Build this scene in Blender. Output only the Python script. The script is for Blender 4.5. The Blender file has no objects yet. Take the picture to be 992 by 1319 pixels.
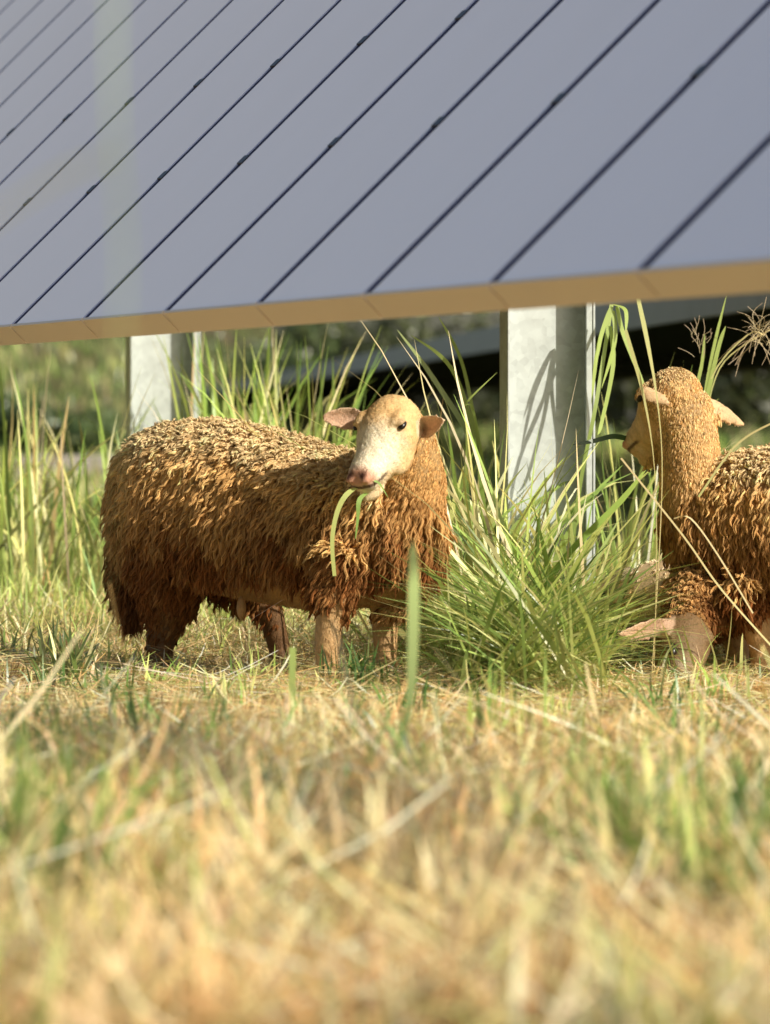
import bpy, math, random
import numpy as np
from math import radians as R, sin, cos, pi

rng = np.random.default_rng(7)
random.seed(7)
SC = bpy.context.scene
COL = SC.collection

# ------------------------------------------------------------------ camera
FPX = 7500.0            # focal length in photograph pixels (992 px wide)
CAMH = 0.60             # camera height above the ground
HOR = 545.0             # image row of the horizon
cam = bpy.data.cameras.new('camera')
cam.sensor_fit = 'HORIZONTAL'; cam.sensor_width = 24.0
cam.lens = FPX / 992.0 * 24.0
cam.shift_y = -(659.5 - HOR) / 992.0
cam.clip_start = 0.1; cam.clip_end = 3000
cam.dof.use_dof = True; cam.dof.focus_distance = 13.55; cam.dof.aperture_fstop = 5.6
camo = bpy.data.objects.new('camera', cam); COL.objects.link(camo)
camo.location = (0, 0, CAMH); camo.rotation_euler = (pi/2, 0, 0)
SC.camera = camo


def P(px, py, d):
    """the point of the place seen at photograph pixel px, py at distance d"""
    return np.array([(px - 496.0) / FPX * d, d, CAMH + (HOR - py) / FPX * d])


# ------------------------------------------------------------------ light
AZ = R(55.0); EL = R(31.6)
w = bpy.data.worlds.new("World"); SC.world = w; w.use_nodes = True
nt = w.node_tree
sky = nt.nodes.new('ShaderNodeTexSky'); sky.sky_type = 'NISHITA'; sky.sun_disc = False
sky.sun_elevation = EL; sky.sun_rotation = pi - AZ
sky.air_density = 1.2; sky.dust_density = 2.5
nt.links.new(sky.outputs[0], nt.nodes['Background'].inputs[0])
nt.nodes['Background'].inputs[1].default_value = 0.112
sun = bpy.data.lights.new('sun', 'SUN'); sun.energy = 5.0; sun.angle = R(0.55); sun.color = (1.0, 0.925, 0.78)
suno = bpy.data.objects.new('sun', sun); COL.objects.link(suno)
SUN = np.array([sin(AZ)*cos(EL), -cos(AZ)*cos(EL), sin(EL)])
from mathutils import Vector, Matrix
suno.rotation_euler = Vector(SUN).to_track_quat('Z', 'Y').to_euler()
SC.view_settings.view_transform = 'Standard'; SC.view_settings.look = 'None'; SC.view_settings.exposure = 0
SC.cycles.max_bounces = 8; SC.cycles.diffuse_bounces = 3; SC.cycles.glossy_bounces = 3
SC.cycles.transmission_bounces = 4; SC.cycles.use_denoising = True
SC.cycles.sample_clamp_indirect = 6.0


# ------------------------------------------------------------------ helpers
def tag(o, label=None, cat=None, group=None, kind=None):
    if label: o['label'] = label
    if cat: o['category'] = cat
    if group: o['group'] = group
    if kind: o['kind'] = kind
    return o


def empty(name, loc, label, cat, group=None, rz=0.0):
    o = bpy.data.objects.new(name, None); COL.objects.link(o)
    o.location = loc; o.rotation_euler = (0, 0, rz); o.empty_display_size = 0.1
    return tag(o, label, cat, group)


def link(name, me, mat, parent=None):
    o = bpy.data.objects.new(name, me); COL.objects.link(o)
    if mat is not None:
        me.materials.clear(); me.materials.append(mat)
    if parent is not None:
        o.parent = parent
        o.matrix_parent_inverse = Matrix.Identity(4)
    return o


def quads_mesh(name, V, F, col=None, smooth=True):
    """fast mesh from numpy arrays of vertices and quads (or tris)"""
    me = bpy.data.meshes.new(name)
    V = np.ascontiguousarray(V, dtype=np.float32); F = np.ascontiguousarray(F, dtype=np.int32)
    k = F.shape[1]
    me.vertices.add(len(V)); me.vertices.foreach_set('co', V.ravel())
    me.loops.add(F.size); me.loops.foreach_set('vertex_index', F.ravel())
    me.polygons.add(len(F))
    me.polygons.foreach_set('loop_start', np.arange(0, F.size, k, dtype=np.int32))
    me.polygons.foreach_set('loop_total', np.full(len(F), k, dtype=np.int32))
    if smooth:
        me.polygons.foreach_set('use_smooth', np.ones(len(F), dtype=bool))
    me.update(calc_edges=True)
    if col is not None:
        c4 = np.ones((len(V), 4), dtype=np.float32); c4[:, :3] = col
        at = me.color_attributes.new('Col', 'FLOAT_COLOR', 'POINT')
        at.data.foreach_set('color', c4.ravel())
    return me


def ribbons(name, Pts, W, S, C, origin=(0, 0, 0), fold=0.0):
    """Pts (N,T,3) centre lines, W (N,T) half widths, S (N,T,3) or (N,3) side vectors, C (N,T,3) colours"""
    N, T = W.shape
    if S.ndim == 2: S = S[:, None, :]
    L = Pts - S * W[..., None]; Rr = Pts + S * W[..., None]
    V = np.stack([L, Rr], axis=2).reshape(-1, 3) - np.array(origin)
    CC = np.repeat(C[:, :, None, :], 2, axis=2).reshape(-1, 3)
    i = (np.arange(N)[:, None] * T + np.arange(T - 1)[None, :]) * 2
    F = np.stack([i, i + 1, i + 3, i + 2], axis=-1).reshape(-1, 4)
    return quads_mesh(name, V, F, CC)


def norm(v):
    return v / np.maximum(np.linalg.norm(v, axis=-1, keepdims=True), 1e-9)


def sstep(a, b, x):
    t = np.clip((x - a) / (b - a), 0, 1); return t * t * (3 - 2 * t)


_ph = np.random.default_rng(3).uniform(0, 2*pi, (6, 3, 12))
def noise2(x, y, s, k=0):
    """cheap smooth noise, about -1..1"""
    v = 0
    for j in range(6):
        a = 2*pi*(j*0.618 + k*0.37 % 1); f = (0.6 + 0.27*j) / s
        u = (x*cos(a) + y*sin(a)) * f * 2*pi; q = (-x*sin(a) + y*cos(a)) * f * 2*pi
        v = v + np.sin(u + _ph[j, 0, k % 12] + 1.7*np.sin(q*0.6 + _ph[j, 1, k % 12]))
    return v / 3.2


def noise3(p, s, k=0):
    return 0.5*(noise2(p[..., 0]+p[..., 2]*0.71, p[..., 1]-p[..., 2]*0.53, s, k) + noise2(p[..., 2]+0.3*p[..., 0], p[..., 0]-p[..., 1]*0.6, s, k+3))


def ground(x, y):
    x = np.asarray(x, dtype=float); y = np.asarray(y, dtype=float)
    z = 0.018*noise2(x, y, 1.6, 1) + 0.008*noise2(x, y, 0.5, 2)
    far = np.clip(y - 60, 0, 160)
    z = z + far*(0.007 + 0.028*sstep(2, -8, x)) * sstep(55, 90, y)
    return z


# ------------------------------------------------------------------ materials
def new_mat(name):
    m = bpy.data.materials.new(name); m.use_nodes = True
    n = m.node_tree; n.nodes.clear()
    out = n.nodes.new('ShaderNodeOutputMaterial')
    return m, n, out


def N_(n, t, **kw):
    nd = n.nodes.new(t)
    for k, v in kw.items(): setattr(nd, k, v)
    return nd


def attr_mat(name, trans=0.3, spec=0.04, rough=0.5, tint=(1, 1, 1), noise_scale=0.0, noise_amt=0.0):
    m, n, out = new_mat(name)
    a = N_(n, 'ShaderNodeAttribute', attribute_name='Col')
    src = a.outputs['Color']
    if noise_amt > 0:
        tc = N_(n, 'ShaderNodeTexCoord'); nz = N_(n, 'ShaderNodeTexNoise'); nz.inputs['Scale'].default_value = noise_scale
        n.links.new(tc.outputs['Object'], nz.inputs['Vector'])
        mr = N_(n, 'ShaderNodeMapRange'); mr.inputs[1].default_value = 0.3; mr.inputs[2].default_value = 0.7
        mr.inputs[3].default_value = 1-noise_amt; mr.inputs[4].default_value = 1+noise_amt
        n.links.new(nz.outputs['Fac'], mr.inputs[0])
        mx = N_(n, 'ShaderNodeVectorMath', operation='SCALE')
        n.links.new(src, mx.inputs[0]); n.links.new(mr.outputs[0], mx.inputs['Scale']); src = mx.outputs[0]
    d = N_(n, 'ShaderNodeBsdfDiffuse'); n.links.new(src, d.inputs['Color'])
    cur = d.outputs[0]
    if trans > 0:
        t = N_(n, 'ShaderNodeBsdfTranslucent')
        ts = N_(n, 'ShaderNodeVectorMath', operation='SCALE'); ts.inputs['Scale'].default_value = trans
        n.links.new(src, ts.inputs[0]); n.links.new(ts.outputs[0], t.inputs['Color'])
        mx = N_(n, 'ShaderNodeAddShader')
        n.links.new(cur, mx.inputs[0]); n.links.new(t.outputs[0], mx.inputs[1]); cur = mx.outputs[0]
    if spec > 0:
        g = N_(n, 'ShaderNodeBsdfGlossy'); g.inputs['Roughness'].default_value = rough; g.inputs['Color'].default_value = (1, 1, 1, 1)
        mx = N_(n, 'ShaderNodeMixShader'); mx.inputs[0].default_value = spec
        n.links.new(cur, mx.inputs[1]); n.links.new(g.outputs[0], mx.inputs[2]); cur = mx.outputs[0]
    n.links.new(cur, out.inputs[0])
    return m


M = {}
M['grass'] = attr_mat('grass_blade', 0.50, 0.035, 0.35)
M['straw'] = attr_mat('dry_straw', 0.25, 0.04, 0.5)
M['wool'] = attr_mat('wool', 0.07, 0.0)
M['hair'] = attr_mat('short_hair', 0.12, 0.02, 0.5)
M['leaf'] = attr_mat('shrub_leaf', 0.25, 0.05, 0.4)


def skin_mat():
    m, n, out = new_mat('sheep_skin')
    a = N_(n, 'ShaderNodeAttribute', attribute_name='Col')
    tc = N_(n, 'ShaderNodeTexCoord'); nz = N_(n, 'ShaderNodeTexNoise'); nz.inputs['Scale'].default_value = 180; nz.inputs['Detail'].default_value = 4
    n.links.new(tc.outputs['Object'], nz.inputs['Vector'])
    mr = N_(n, 'ShaderNodeMapRange'); mr.inputs[3].default_value = 0.8; mr.inputs[4].default_value = 1.2
    n.links.new(nz.outputs['Fac'], mr.inputs[0])
    mx = N_(n, 'ShaderNodeVectorMath', operation='SCALE'); n.links.new(a.outputs['Color'], mx.inputs[0]); n.links.new(mr.outputs[0], mx.inputs['Scale'])
    b = N_(n, 'ShaderNodeBsdfPrincipled'); b.inputs['Roughness'].default_value = 0.65
    b.inputs['Specular IOR Level'].default_value = 0.25
    b.inputs['Subsurface Weight'].default_value = 0.05; b.inputs['Subsurface Radius'].default_value = (0.012, 0.005, 0.003)
    n.links.new(mx.outputs[0], b.inputs['Base Color'])
    bp = N_(n, 'ShaderNodeBump'); bp.inputs['Strength'].default_value = 0.5; bp.inputs['Distance'].default_value = 0.004
    n.links.new(nz.outputs['Fac'], bp.inputs['Height']); n.links.new(bp.outputs[0], b.inputs['Normal'])
    n.links.new(b.outputs[0], out.inputs[0]); return m


M['skin'] = skin_mat()


def simple(name, col, rough=0.5, metal=0.0, spec=0.5, nscale=0, namt=0.0, bump=0.0, detail=4, voronoi=False, stretch=None):
    m, n, out = new_mat(name)
    b = N_(n, 'ShaderNodeBsdfPrincipled'); b.inputs['Base Color'].default_value = (*col, 1)
    b.inputs['Roughness'].default_value = rough; b.inputs['Metallic'].default_value = metal
    b.inputs['Specular IOR Level'].default_value = spec
    if nscale:
        tc = N_(n, 'ShaderNodeTexCoord')
        vec = tc.outputs['Object']
        if stretch:
            mp = N_(n, 'ShaderNodeMapping'); mp.inputs['Scale'].default_value = stretch
            n.links.new(vec, mp.inputs[0]); vec = mp.outputs[0]
        nz = N_(n, 'ShaderNodeTexNoise'); nz.inputs['Scale'].default_value = nscale; nz.inputs['Detail'].default_value = detail
        n.links.new(vec, nz.inputs['Vector']); f = nz.outputs['Fac']
        if voronoi:
            vo = N_(n, 'ShaderNodeTexVoronoi'); vo.inputs['Scale'].default_value = nscale*2.5
            n.links.new(vec, vo.inputs['Vector'])
            sp = N_(n, 'ShaderNodeSeparateColor'); n.links.new(vo.outputs['Color'], sp.inputs[0])
            ad = N_(n, 'ShaderNodeMath', operation='MULTIPLY_ADD'); n.links.new(sp.outputs[0], ad.inputs[0]); ad.inputs[1].default_value = 0.35
            n.links.new(f, ad.inputs[2]); f = ad.outputs[0]
        mr = N_(n, 'ShaderNodeMapRange'); mr.inputs[1].default_value = 0.25; mr.inputs[2].default_value = 0.85
        mr.inputs[3].default_value = 1-namt; mr.inputs[4].default_value = 1+namt
        n.links.new(f, mr.inputs[0])
        mx = N_(n, 'ShaderNodeVectorMath', operation='SCALE'); mx.inputs[0].default_value = col
        n.links.new(mr.outputs[0], mx.inputs['Scale']); n.links.new(mx.outputs[0], b.inputs['Base Color'])
        if bump:
            bp = N_(n, 'ShaderNodeBump'); bp.inputs['Strength'].default_value = bump; bp.inputs['Distance'].default_value = 0.005
            n.links.new(f, bp.inputs['Height']); n.links.new(bp.outputs[0], b.inputs['Normal'])
    n.links.new(b.outputs[0], out.inputs[0]); return m


M['steel'] = simple('galvanised_steel', (0.50, 0.545, 0.54), 0.5, 0.2, 0.5, 22, 0.16, 0.05, voronoi=True)
M['glass'] = simple('solar_glass', (0.66, 0.71, 0.95), 0.28, 0.0, 0.7, 0.55, 0.22, 0.0, detail=6)
_b = [n for n in M['glass'].node_tree.nodes if n.type == 'BSDF_PRINCIPLED'][0]
_b.inputs['Sheen Weight'].default_value = 1.0; _b.inputs['Sheen Roughness'].default_value = 0.45; _b.inputs['Sheen Tint'].default_value = (1, .96, .94, 1)
M['panelframe'] = simple('panel_frame', (0.88, 0.70, 0.51), 0.6, 0.1, 0.5, 0.7, 0.05)
M['gapframe'] = simple('dark_panel_frame', (0.075, 0.08, 0.14), 1.0, 0.0, 0.0)
M['clamp'] = simple('clamp_metal', (0.03, 0.03, 0.05), 0.5, 0.3)
M['dark'] = simple('panel_backsheet', (0.05, 0.048, 0.032), 0.8, 0.0, 0.1)
M['fascia'] = simple('aluminium_edge', (0.30, 0.30, 0.33), 0.5, 0.3, 0.5, 3, 0.1)
M['timber'] = simple('weathered_timber', (0.42, 0.38, 0.33), 0.85, 0, 0.2, 5, 0.3, 0.4, stretch=(1, 12, 12))
M['bark'] = simple('bark', (0.10, 0.07, 0.05), 0.9, 0, 0.1, 20, 0.3, 0.5)
M['eye'] = simple('sheep_eye', (0.012, 0.008, 0.006), 0.28, 0, 0.4)


def ground_mat():
    m, n, out = new_mat('soil_and_thatch')
    tc = N_(n, 'ShaderNodeTexCoord')
    a = N_(n, 'ShaderNodeAttribute', attribute_name='Col')
    nz = N_(n, 'ShaderNodeTexNoise'); nz.inputs['Scale'].default_value = 40; nz.inputs['Detail'].default_value = 8
    n.links.new(tc.outputs['Object'], nz.inputs['Vector'])
    mr = N_(n, 'ShaderNodeMapRange'); mr.inputs[1].default_value = 0.3; mr.inputs[2].default_value = 0.7; mr.inputs[3].default_value = 0.55; mr.inputs[4].default_value = 1.4
    n.links.new(nz.outputs['Fac'], mr.inputs[0])
    mx = N_(n, 'ShaderNodeVectorMath', operation='SCALE'); n.links.new(a.outputs['Color'], mx.inputs[0]); n.links.new(mr.outputs[0], mx.inputs['Scale'])
    b = N_(n, 'ShaderNodeBsdfPrincipled'); b.inputs['Roughness'].default_value = 0.95; b.inputs['Specular IOR Level'].default_value = 0.1
    n.links.new(mx.outputs[0], b.inputs['Base Color'])
    bp = N_(n, 'ShaderNodeBump'); bp.inputs['Strength'].default_value = 0.6; bp.inputs['Distance'].default_value = 0.02
    n.links.new(nz.outputs['Fac'], bp.inputs['Height']); n.links.new(bp.outputs[0], b.inputs['Normal'])
    n.links.new(b.outputs[0], out.inputs[0]); return m


M['ground'] = ground_mat()

# ------------------------------------------------------------------ ground
def make_ground():
    ys = np.concatenate([np.arange(-12, 40, 0.25), np.geomspace(40, 900, 90)])
    u = np.linspace(-1, 1, 90)
    xs = np.sign(u) * (np.abs(u) ** 3 * 420 + np.abs(u) * 8)
    X, Y = np.meshgrid(xs, ys)
    Z = ground(X, Y)
    V = np.stack([X, Y, Z], -1).reshape(-1, 3)
    ny, nx = X.shape
    i = np.arange(ny-1)[:, None]*nx + np.arange(nx-1)[None, :]
    F = np.stack([i, i+1, i+nx+1, i+nx], -1).reshape(-1, 4)
    near = np.array([0.33, 0.23, 0.11]); farc = np.array([0.13, 0.13, 0.045]); hill = np.array([0.10, 0.105, 0.035]); brown = np.array([0.13, 0.095, 0.06])
    t = sstep(17, 30, V[:, 1])[:, None]; h = sstep(60, 100, V[:, 1])[:, None]
    c = near*(1-t) + farc*t; c = c*(1-h) + hill*h
    b = (sstep(0.1, 0.7, noise2(V[:, 0], V[:, 1], 14, 5)) * sstep(25, 60, V[:, 1]))[:, None]*0.8
    c = c*(1-b) + brown*b
    o = link('ground', quads_mesh('ground', V, F, c), M['ground'])
    tag(o, kind='structure')


make_ground()


# ------------------------------------------------------------------ grass
def blades(pos, length, az, th0, bend, width, ctip, croot, T=5, facing=None, twist=0.0, wprof=None):
    """curved ribbons; az azimuth of lean, th0 start angle from vertical, bend added by the tip"""
    N = len(pos)
    t = np.linspace(0, 1, T)
    th = th0[:, None] + bend[:, None]*t[None, :]**1.5
    seg = (length/(T-1))[:, None]
    dh = np.sin(th)*seg; dz = np.cos(th)*seg
    hcum = np.concatenate([np.zeros((N, 1)), np.cumsum(0.5*(dh[:, 1:]+dh[:, :-1]), 1)], 1)
    zcum = np.concatenate([np.zeros((N, 1)), np.cumsum(0.5*(dz[:, 1:]+dz[:, :-1]), 1)], 1)
    Pts = np.empty((N, T, 3))
    Pts[..., 0] = pos[:, 0, None] + hcum*np.cos(az)[:, None]
    Pts[..., 1] = pos[:, 1, None] + hcum*np.sin(az)[:, None]
    Pts[..., 2] = pos[:, 2, None] + zcum
    gz = ground(Pts[..., 0], Pts[..., 1]) + 0.004
    Pts[..., 2] = np.maximum(Pts[..., 2], gz)
    if wprof is None: wprof = np.interp(t, [0, .15, .5, .85, 1], [.65, .9, 1, .55, .06])
    W = 0.5*width[:, None]*wprof[None, :]
    fa = az + pi/2 + (rng.normal(0, 0.7, N) if facing is None else facing)
    fa2 = fa[:, None] + twist*t[None, :]
    S = np.stack([np.cos(fa2), np.sin(fa2), 0.25*np.sin(fa2*3)], -1)
    S = norm(S)
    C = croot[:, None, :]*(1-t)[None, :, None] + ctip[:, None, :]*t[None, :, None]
    return Pts, W, S, C


def pick(cols, n, jit=0.22):
    cols = np.array(cols); c = cols[rng.integers(0, len(cols), n)]
    return np.clip(c*(1+rng.normal(0, jit*1.2, (n, 1)))*(1+rng.normal(0, .05, (n, 3))), 0.004, 0.85)


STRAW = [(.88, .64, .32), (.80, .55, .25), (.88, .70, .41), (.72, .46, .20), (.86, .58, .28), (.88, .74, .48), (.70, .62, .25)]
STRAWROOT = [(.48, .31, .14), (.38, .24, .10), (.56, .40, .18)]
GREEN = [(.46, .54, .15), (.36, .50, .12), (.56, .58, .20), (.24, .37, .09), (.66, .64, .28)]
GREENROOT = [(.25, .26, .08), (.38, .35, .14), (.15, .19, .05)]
DEEP = [(.12, .22, .05), (.09, .18, .05), (.17, .26, .07)]


def scatter(n, y0, y1, margin=0.7, slope=0.072, power=1.0):
    """points over the strip the camera looks along (and a step to either side)"""
    y = y0 + (y1-y0)*rng.random(n*2)
    half = slope*y + margin
    keep = rng.random(n*2) < half/half.max()
    y = y[keep][:n]; half = half[keep][:n]
    x = (rng.random(len(y))*2-1)*half
    return x, y


def px_of(x, y): return 496 + FPX*x/y
def py_of(z, y): return HOR - (z-CAMH)*FPX/y


def stuff(name, parts, mat):
    Ts = {}
    for (Pt, W, S, C) in parts:
        Ts.setdefault(W.shape[1], []).append((Pt, W, S, C))
    assert len(Ts) == 1
    L = list(Ts.values())[0]
    me = ribbons(name, np.concatenate([a[0] for a in L]), np.concatenate([a[1] for a in L]), np.concatenate([a[2] for a in L]), np.concatenate([a[3] for a in L]))
    o = link(name, me, mat); tag(o, kind='stuff'); return o


def greenness(x, y):
    """0..1 how green the ground cover is at a place"""
    g = 0.17 + 0.09*sstep(9, 12, y) + 0.26*noise2(x, y, 1.1, 4) + 0.12*noise2(x, y, 0.35, 6)
    px = px_of(x, y)
    g = g + 0.75*np.exp(-(((px-700)/150)**2 + ((y-14.0)/1.1)**2))      # round the near post
    g = g + 0.55*np.exp(-(((px-40)/70)**2 + ((y-8.2)/1.4)**2))         # lower left corner
    g = g + 0.45*np.exp(-(((px-900)/130)**2 + ((y-6.9)/0.7)**2))       # lower right corner
    g = g - 0.2*np.exp(-(((px-420)/330)**2 + ((y-10.5)/2.2)**2))
    g = g + 0.5*sstep(14.3, 16.5, y) + 0.2*sstep(250, 0, px)*sstep(11, 13, y)
    return np.clip(g, 0.03, 1)


def lowf(x, y, k=.62):
    """trampled, grazed-down ground round the feet of the sheep"""
    return 1-k*sstep(9.0, 11.0, y)*(1-sstep(13.6, 14.2, y))


def dry_thatch():
    parts = []
    # lying cut straw
    n = 105000
    x, y = scatter(n, 5.0, 19.0); n = len(x)
    lump = noise2(x, y, 0.55, 7)
    z = ground(x, y) + rng.random(n)**1.6*(0.05+0.035*np.clip(lump, -0.5, 1.2))*lowf(x, y, .25) + 0.003
    L = rng.uniform(.06, .22, n); az = rng.uniform(0, 2*pi, n)
    lw = lowf(x, y, .55); th0 = pi/2 - np.abs(rng.normal(0, .20, n))*lw; bend = rng.normal(0, .5, n)*lw+.12*(1-lw)
    wd = rng.uniform(.0016, .0045, n)
    g = greenness(x, y); isg = rng.random(n) < g*0.22
    th0 = th0-np.where(y < 9.5, .25, 0)*rng.random(n)
    ct = pick(STRAW, n); cr = ct*rng.uniform(.6, 1.0, (n, 1))
    gg = pick(GREEN, n); ct[isg] = gg[isg]; cr[isg] = gg[isg]*.8
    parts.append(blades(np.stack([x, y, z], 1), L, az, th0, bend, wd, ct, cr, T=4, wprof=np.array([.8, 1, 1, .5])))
    # upright stubble and dead tufts
    n = 76000
    x, y = scatter(n, 5.0, 18.0); n = len(x)
    cl = noise2(x, y, 0.42, 8)
    keep = rng.random(n) < 0.12 + 0.88*sstep(-0.45, 0.5, cl)
    keep &= rng.random(n) > 0.75*greenness(x, y)*sstep(13, 14, y)
    keep &= rng.random(n) < np.interp(y, [8, 11], [.22, 1])
    x, y, cl = x[keep], y[keep], cl[keep]; n = len(x)
    L = rng.uniform(.04, .125, n)*(0.75+0.4*np.clip(cl, -.8, 1)) * (1+0.35*sstep(11.5, 8, y))
    L = L*np.interp(y, [7.0, 10.2], [.8, .6])*lowf(x, y, .42)*(1+.55*sstep(10.5, 8, y)*np.clip(cl, -.5, 1))
    az = rng.uniform(0, 2*pi, n); th0 = np.abs(rng.normal(.1, .32, n)); bend = rng.normal(.35, .5, n)
    wd = rng.uniform(.0018, .005, n)
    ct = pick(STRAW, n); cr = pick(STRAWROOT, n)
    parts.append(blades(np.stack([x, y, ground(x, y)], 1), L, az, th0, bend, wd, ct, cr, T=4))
    # long flattened straws, thrown about
    n = 16000
    x, y = scatter(n, 5.0, 13.8); n = len(x)
    ct = pick([(.86, .68, .38), (.84, .60, .28), (.70, .44, .18), (.86, .74, .48), (.60, .60, .22)], n)
    parts.append(blades(np.stack([x, y, ground(x, y)+rng.random(n)*.07*lowf(x, y, .6)], 1), rng.uniform(.14, .40, n), rng.uniform(0, 2*pi, n), pi/2-np.abs(rng.normal(0, .22, n))*lowf(x, y, .7), rng.normal(.1, .4, n)*lowf(x, y, .7), rng.uniform(.003, .0075, n), ct, ct*.8, T=4, wprof=np.array([.7, 1, .9, .4])))
    # matted tussocks, each of one colour and lean
    for y0, y1, nc, sc in ((5.0, 8.6, 760, 1.0), (8.6, 11.2, 760, .72), (11.2, 14.2, 1100, .5)):
        cx, cy = scatter(nc, y0, y1); nc = len(cx)
        m = 26
        pal = np.array([(.90, .68, .38), (.88, .60, .29), (.80, .50, .22), (.50, .31, .14), (.28, .17, .07), (.74, .62, .28), (.42, .46, .12), (.22, .30, .07), (.92, .76, .52)])
        wts = np.array([.25, .23, .15, .1, .07, .05, .04, .03, .09]); pc = pal[rng.choice(len(pal), nc, p=wts/wts.sum())]
        gr = greenness(cx, cy); gk = rng.random(nc) < np.clip(gr-.25, 0, .8); pc[gk] = np.array([(.30, .38, .09), (.16, .25, .05), (.46, .48, .16)])[rng.integers(0, 3, gk.sum())]
        x = (cx[:, None]+rng.normal(0, .035*sc, (nc, m))).ravel(); y = (cy[:, None]+rng.normal(0, .035*sc, (nc, m))).ravel()
        n = nc*m; az = (rng.uniform(0, 2*pi, nc)[:, None]+rng.normal(0, .7, (nc, m))).ravel()
        L = (rng.uniform(.07, .19, nc)[:, None]*rng.uniform(.6, 1.1, (nc, m))).ravel()*sc*lowf(x, y, .25)
        th0 = np.abs((rng.uniform(.1, 1.15, nc)[:, None]+rng.normal(0, .3, (nc, m))).ravel()); bend = (rng.uniform(.1, 1.4, nc)[:, None]+rng.normal(0, .4, (nc, m))).ravel()
        ct = np.clip(np.repeat(pc, m, 0)*rng.normal(1, .14, (n, 1)), .01, .88)
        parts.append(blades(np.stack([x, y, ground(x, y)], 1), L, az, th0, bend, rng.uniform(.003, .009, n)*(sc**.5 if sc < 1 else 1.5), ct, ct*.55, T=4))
    stuff('dry_grass', parts, M['straw'])


dry_thatch()


def green_cover():
    parts = []
    n = 60000
    x, y = scatter(n, 5.0, 22.0); n = len(x)
    g = greenness(x, y)
    keep = rng.random(n) < g*0.8
    x, y, g = x[keep], y[keep], g[keep]; n = len(x)
    L = rng.uniform(.05, .17, n)*(0.6+0.9*g)*lowf(x, y, .60)*np.where(y < 11, .75, 1); az = rng.uniform(0, 2*pi, n)
    th0 = np.abs(rng.normal(.3, .35, n)); bend = rng.normal(.7, .6, n); wd = rng.uniform(.0025, .0075, n)
    ct = pick(GREEN, n); cr = pick(GREENROOT, n)
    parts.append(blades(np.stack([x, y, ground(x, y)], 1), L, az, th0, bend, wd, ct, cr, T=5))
    # sprawling blades in front of the near post
    n = 2600
    px = rng.normal(705, 75, n); y = rng.normal(13.1, .5, n); x = (px-496)/FPX*y
    k = (y > 12.1) & (px > 575) & (px < 785); x, y = x[k], y[k]; n = len(x)
    z = ground(x, y) + rng.random(n)*.05
    L = rng.uniform(.15, .5, n); az = np.where((px[k] if len(px) != n else px) > 690, rng.choice([pi, -1.7, -2.5, -2.9], n), rng.choice([0, -pi/2, -.9, -.4], n))+rng.normal(0, .35, n)
    parts.append(blades(np.stack([x, y, z], 1), L, az, rng.uniform(.5, 1.25, n), rng.uniform(.1, 1.0, n), rng.uniform(.003, .013, n), pick(GREEN+DEEP, n), pick(GREENROOT, n), T=5))
    # leafy clumps scattered through the near straw
    spots = [(15, 7.6), (60, 7.0), (95, 8.3), (40, 9.2), (130, 7.3), (30, 6.6), (70, 9.9), (880, 6.8), (945, 6.6), (820, 7.0), (760, 7.6), (980, 7.2), (910, 7.7), (330, 7.9), (560, 9.0), (450, 9.9), (640, 10.2),
             (240, 9.6), (180, 10.3), (720, 11.2), (850, 11.6), (520, 11.4), (300, 11.8), (130, 12.2), (600, 12.2), (930, 12.0), (420, 8.6), (670, 8.4), (210, 12.7), (60, 12.6), (480, 12.5), (330, 12.9), (445, 12.9), (880, 10.0), (780, 9.2)]
    for i, (q, dd) in enumerate(spots):
        m = 46; sc = 1.15 if dd < 8 else (.9 if dd < 11 else .6)
        y = rng.normal(dd, .09, m); x = (q-496)/FPX*dd+rng.normal(0, .05*sc, m)
        cc = pick([DEEP, GREEN, DEEP+[(.10, .15, .05)]][i % 3], m)
        parts.append(blades(np.stack([x, y, ground(x, y)], 1), rng.uniform(.07, .22, m)*sc, rng.uniform(0, 2*pi, m), np.abs(rng.normal(.25, .25, m)), rng.normal(.6, .5, m), rng.uniform(.004, .012, m)*sc**.5, cc, cc*.6, T=5))
    stuff('green_grass', parts, M['grass'])


green_cover()


def rough_meadow():
    """coarse tall grass behind the sheep and on to the hill"""
    parts = []
    n = 15000
    x, y = scatter(n, 16.5, 30.0, margin=1.2); n = len(x)
    px = px_of(x, y)
    cl = noise2(x, y, 0.9, 9)
    hmax = np.where(px < 460, .62, .34)
    L = rng.uniform(.12, 1, n)*hmax*(.75+.35*np.clip(cl, -.8, 1)); az = rng.uniform(0, 2*pi, n)
    # keep a view of the timber beam
    L = np.where((px < 280), L*np.interp(y, [17, 22], [.55, .2]), L)
    th0 = np.abs(rng.normal(.1, .2, n)); bend = np.abs(rng.normal(.5, .5, n)); wd = rng.uniform(.004, .012, n)
    cols = GREEN+GREEN+STRAW[:4]+[(.54, .54, .22)]*3
    ct = pick(cols, n); cr = ct*rng.uniform(.55, .9, (n, 1))
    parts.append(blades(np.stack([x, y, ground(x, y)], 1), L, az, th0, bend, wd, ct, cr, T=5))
    n = 24000
    y = 30 + 110*rng.random(n)**1.8; x = (rng.random(n)*2-1)*(.085*y+3)
    L = rng.uniform(.12, .42, n); az = rng.uniform(0, 2*pi, n)
    ct = pick(GREEN+DEEP+[(.44, .36, .18), (.34, .28, .13)], n)*.8
    parts.append(blades(np.stack([x, y, ground(x, y)], 1), L, az, np.abs(rng.normal(.15, .2, n)), np.abs(rng.normal(.4, .4, n)), rng.uniform(.02, .06, n), ct, ct*.6, T=5))
    stuff('meadow_grass', parts, M['grass'])


rough_meadow()


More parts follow.
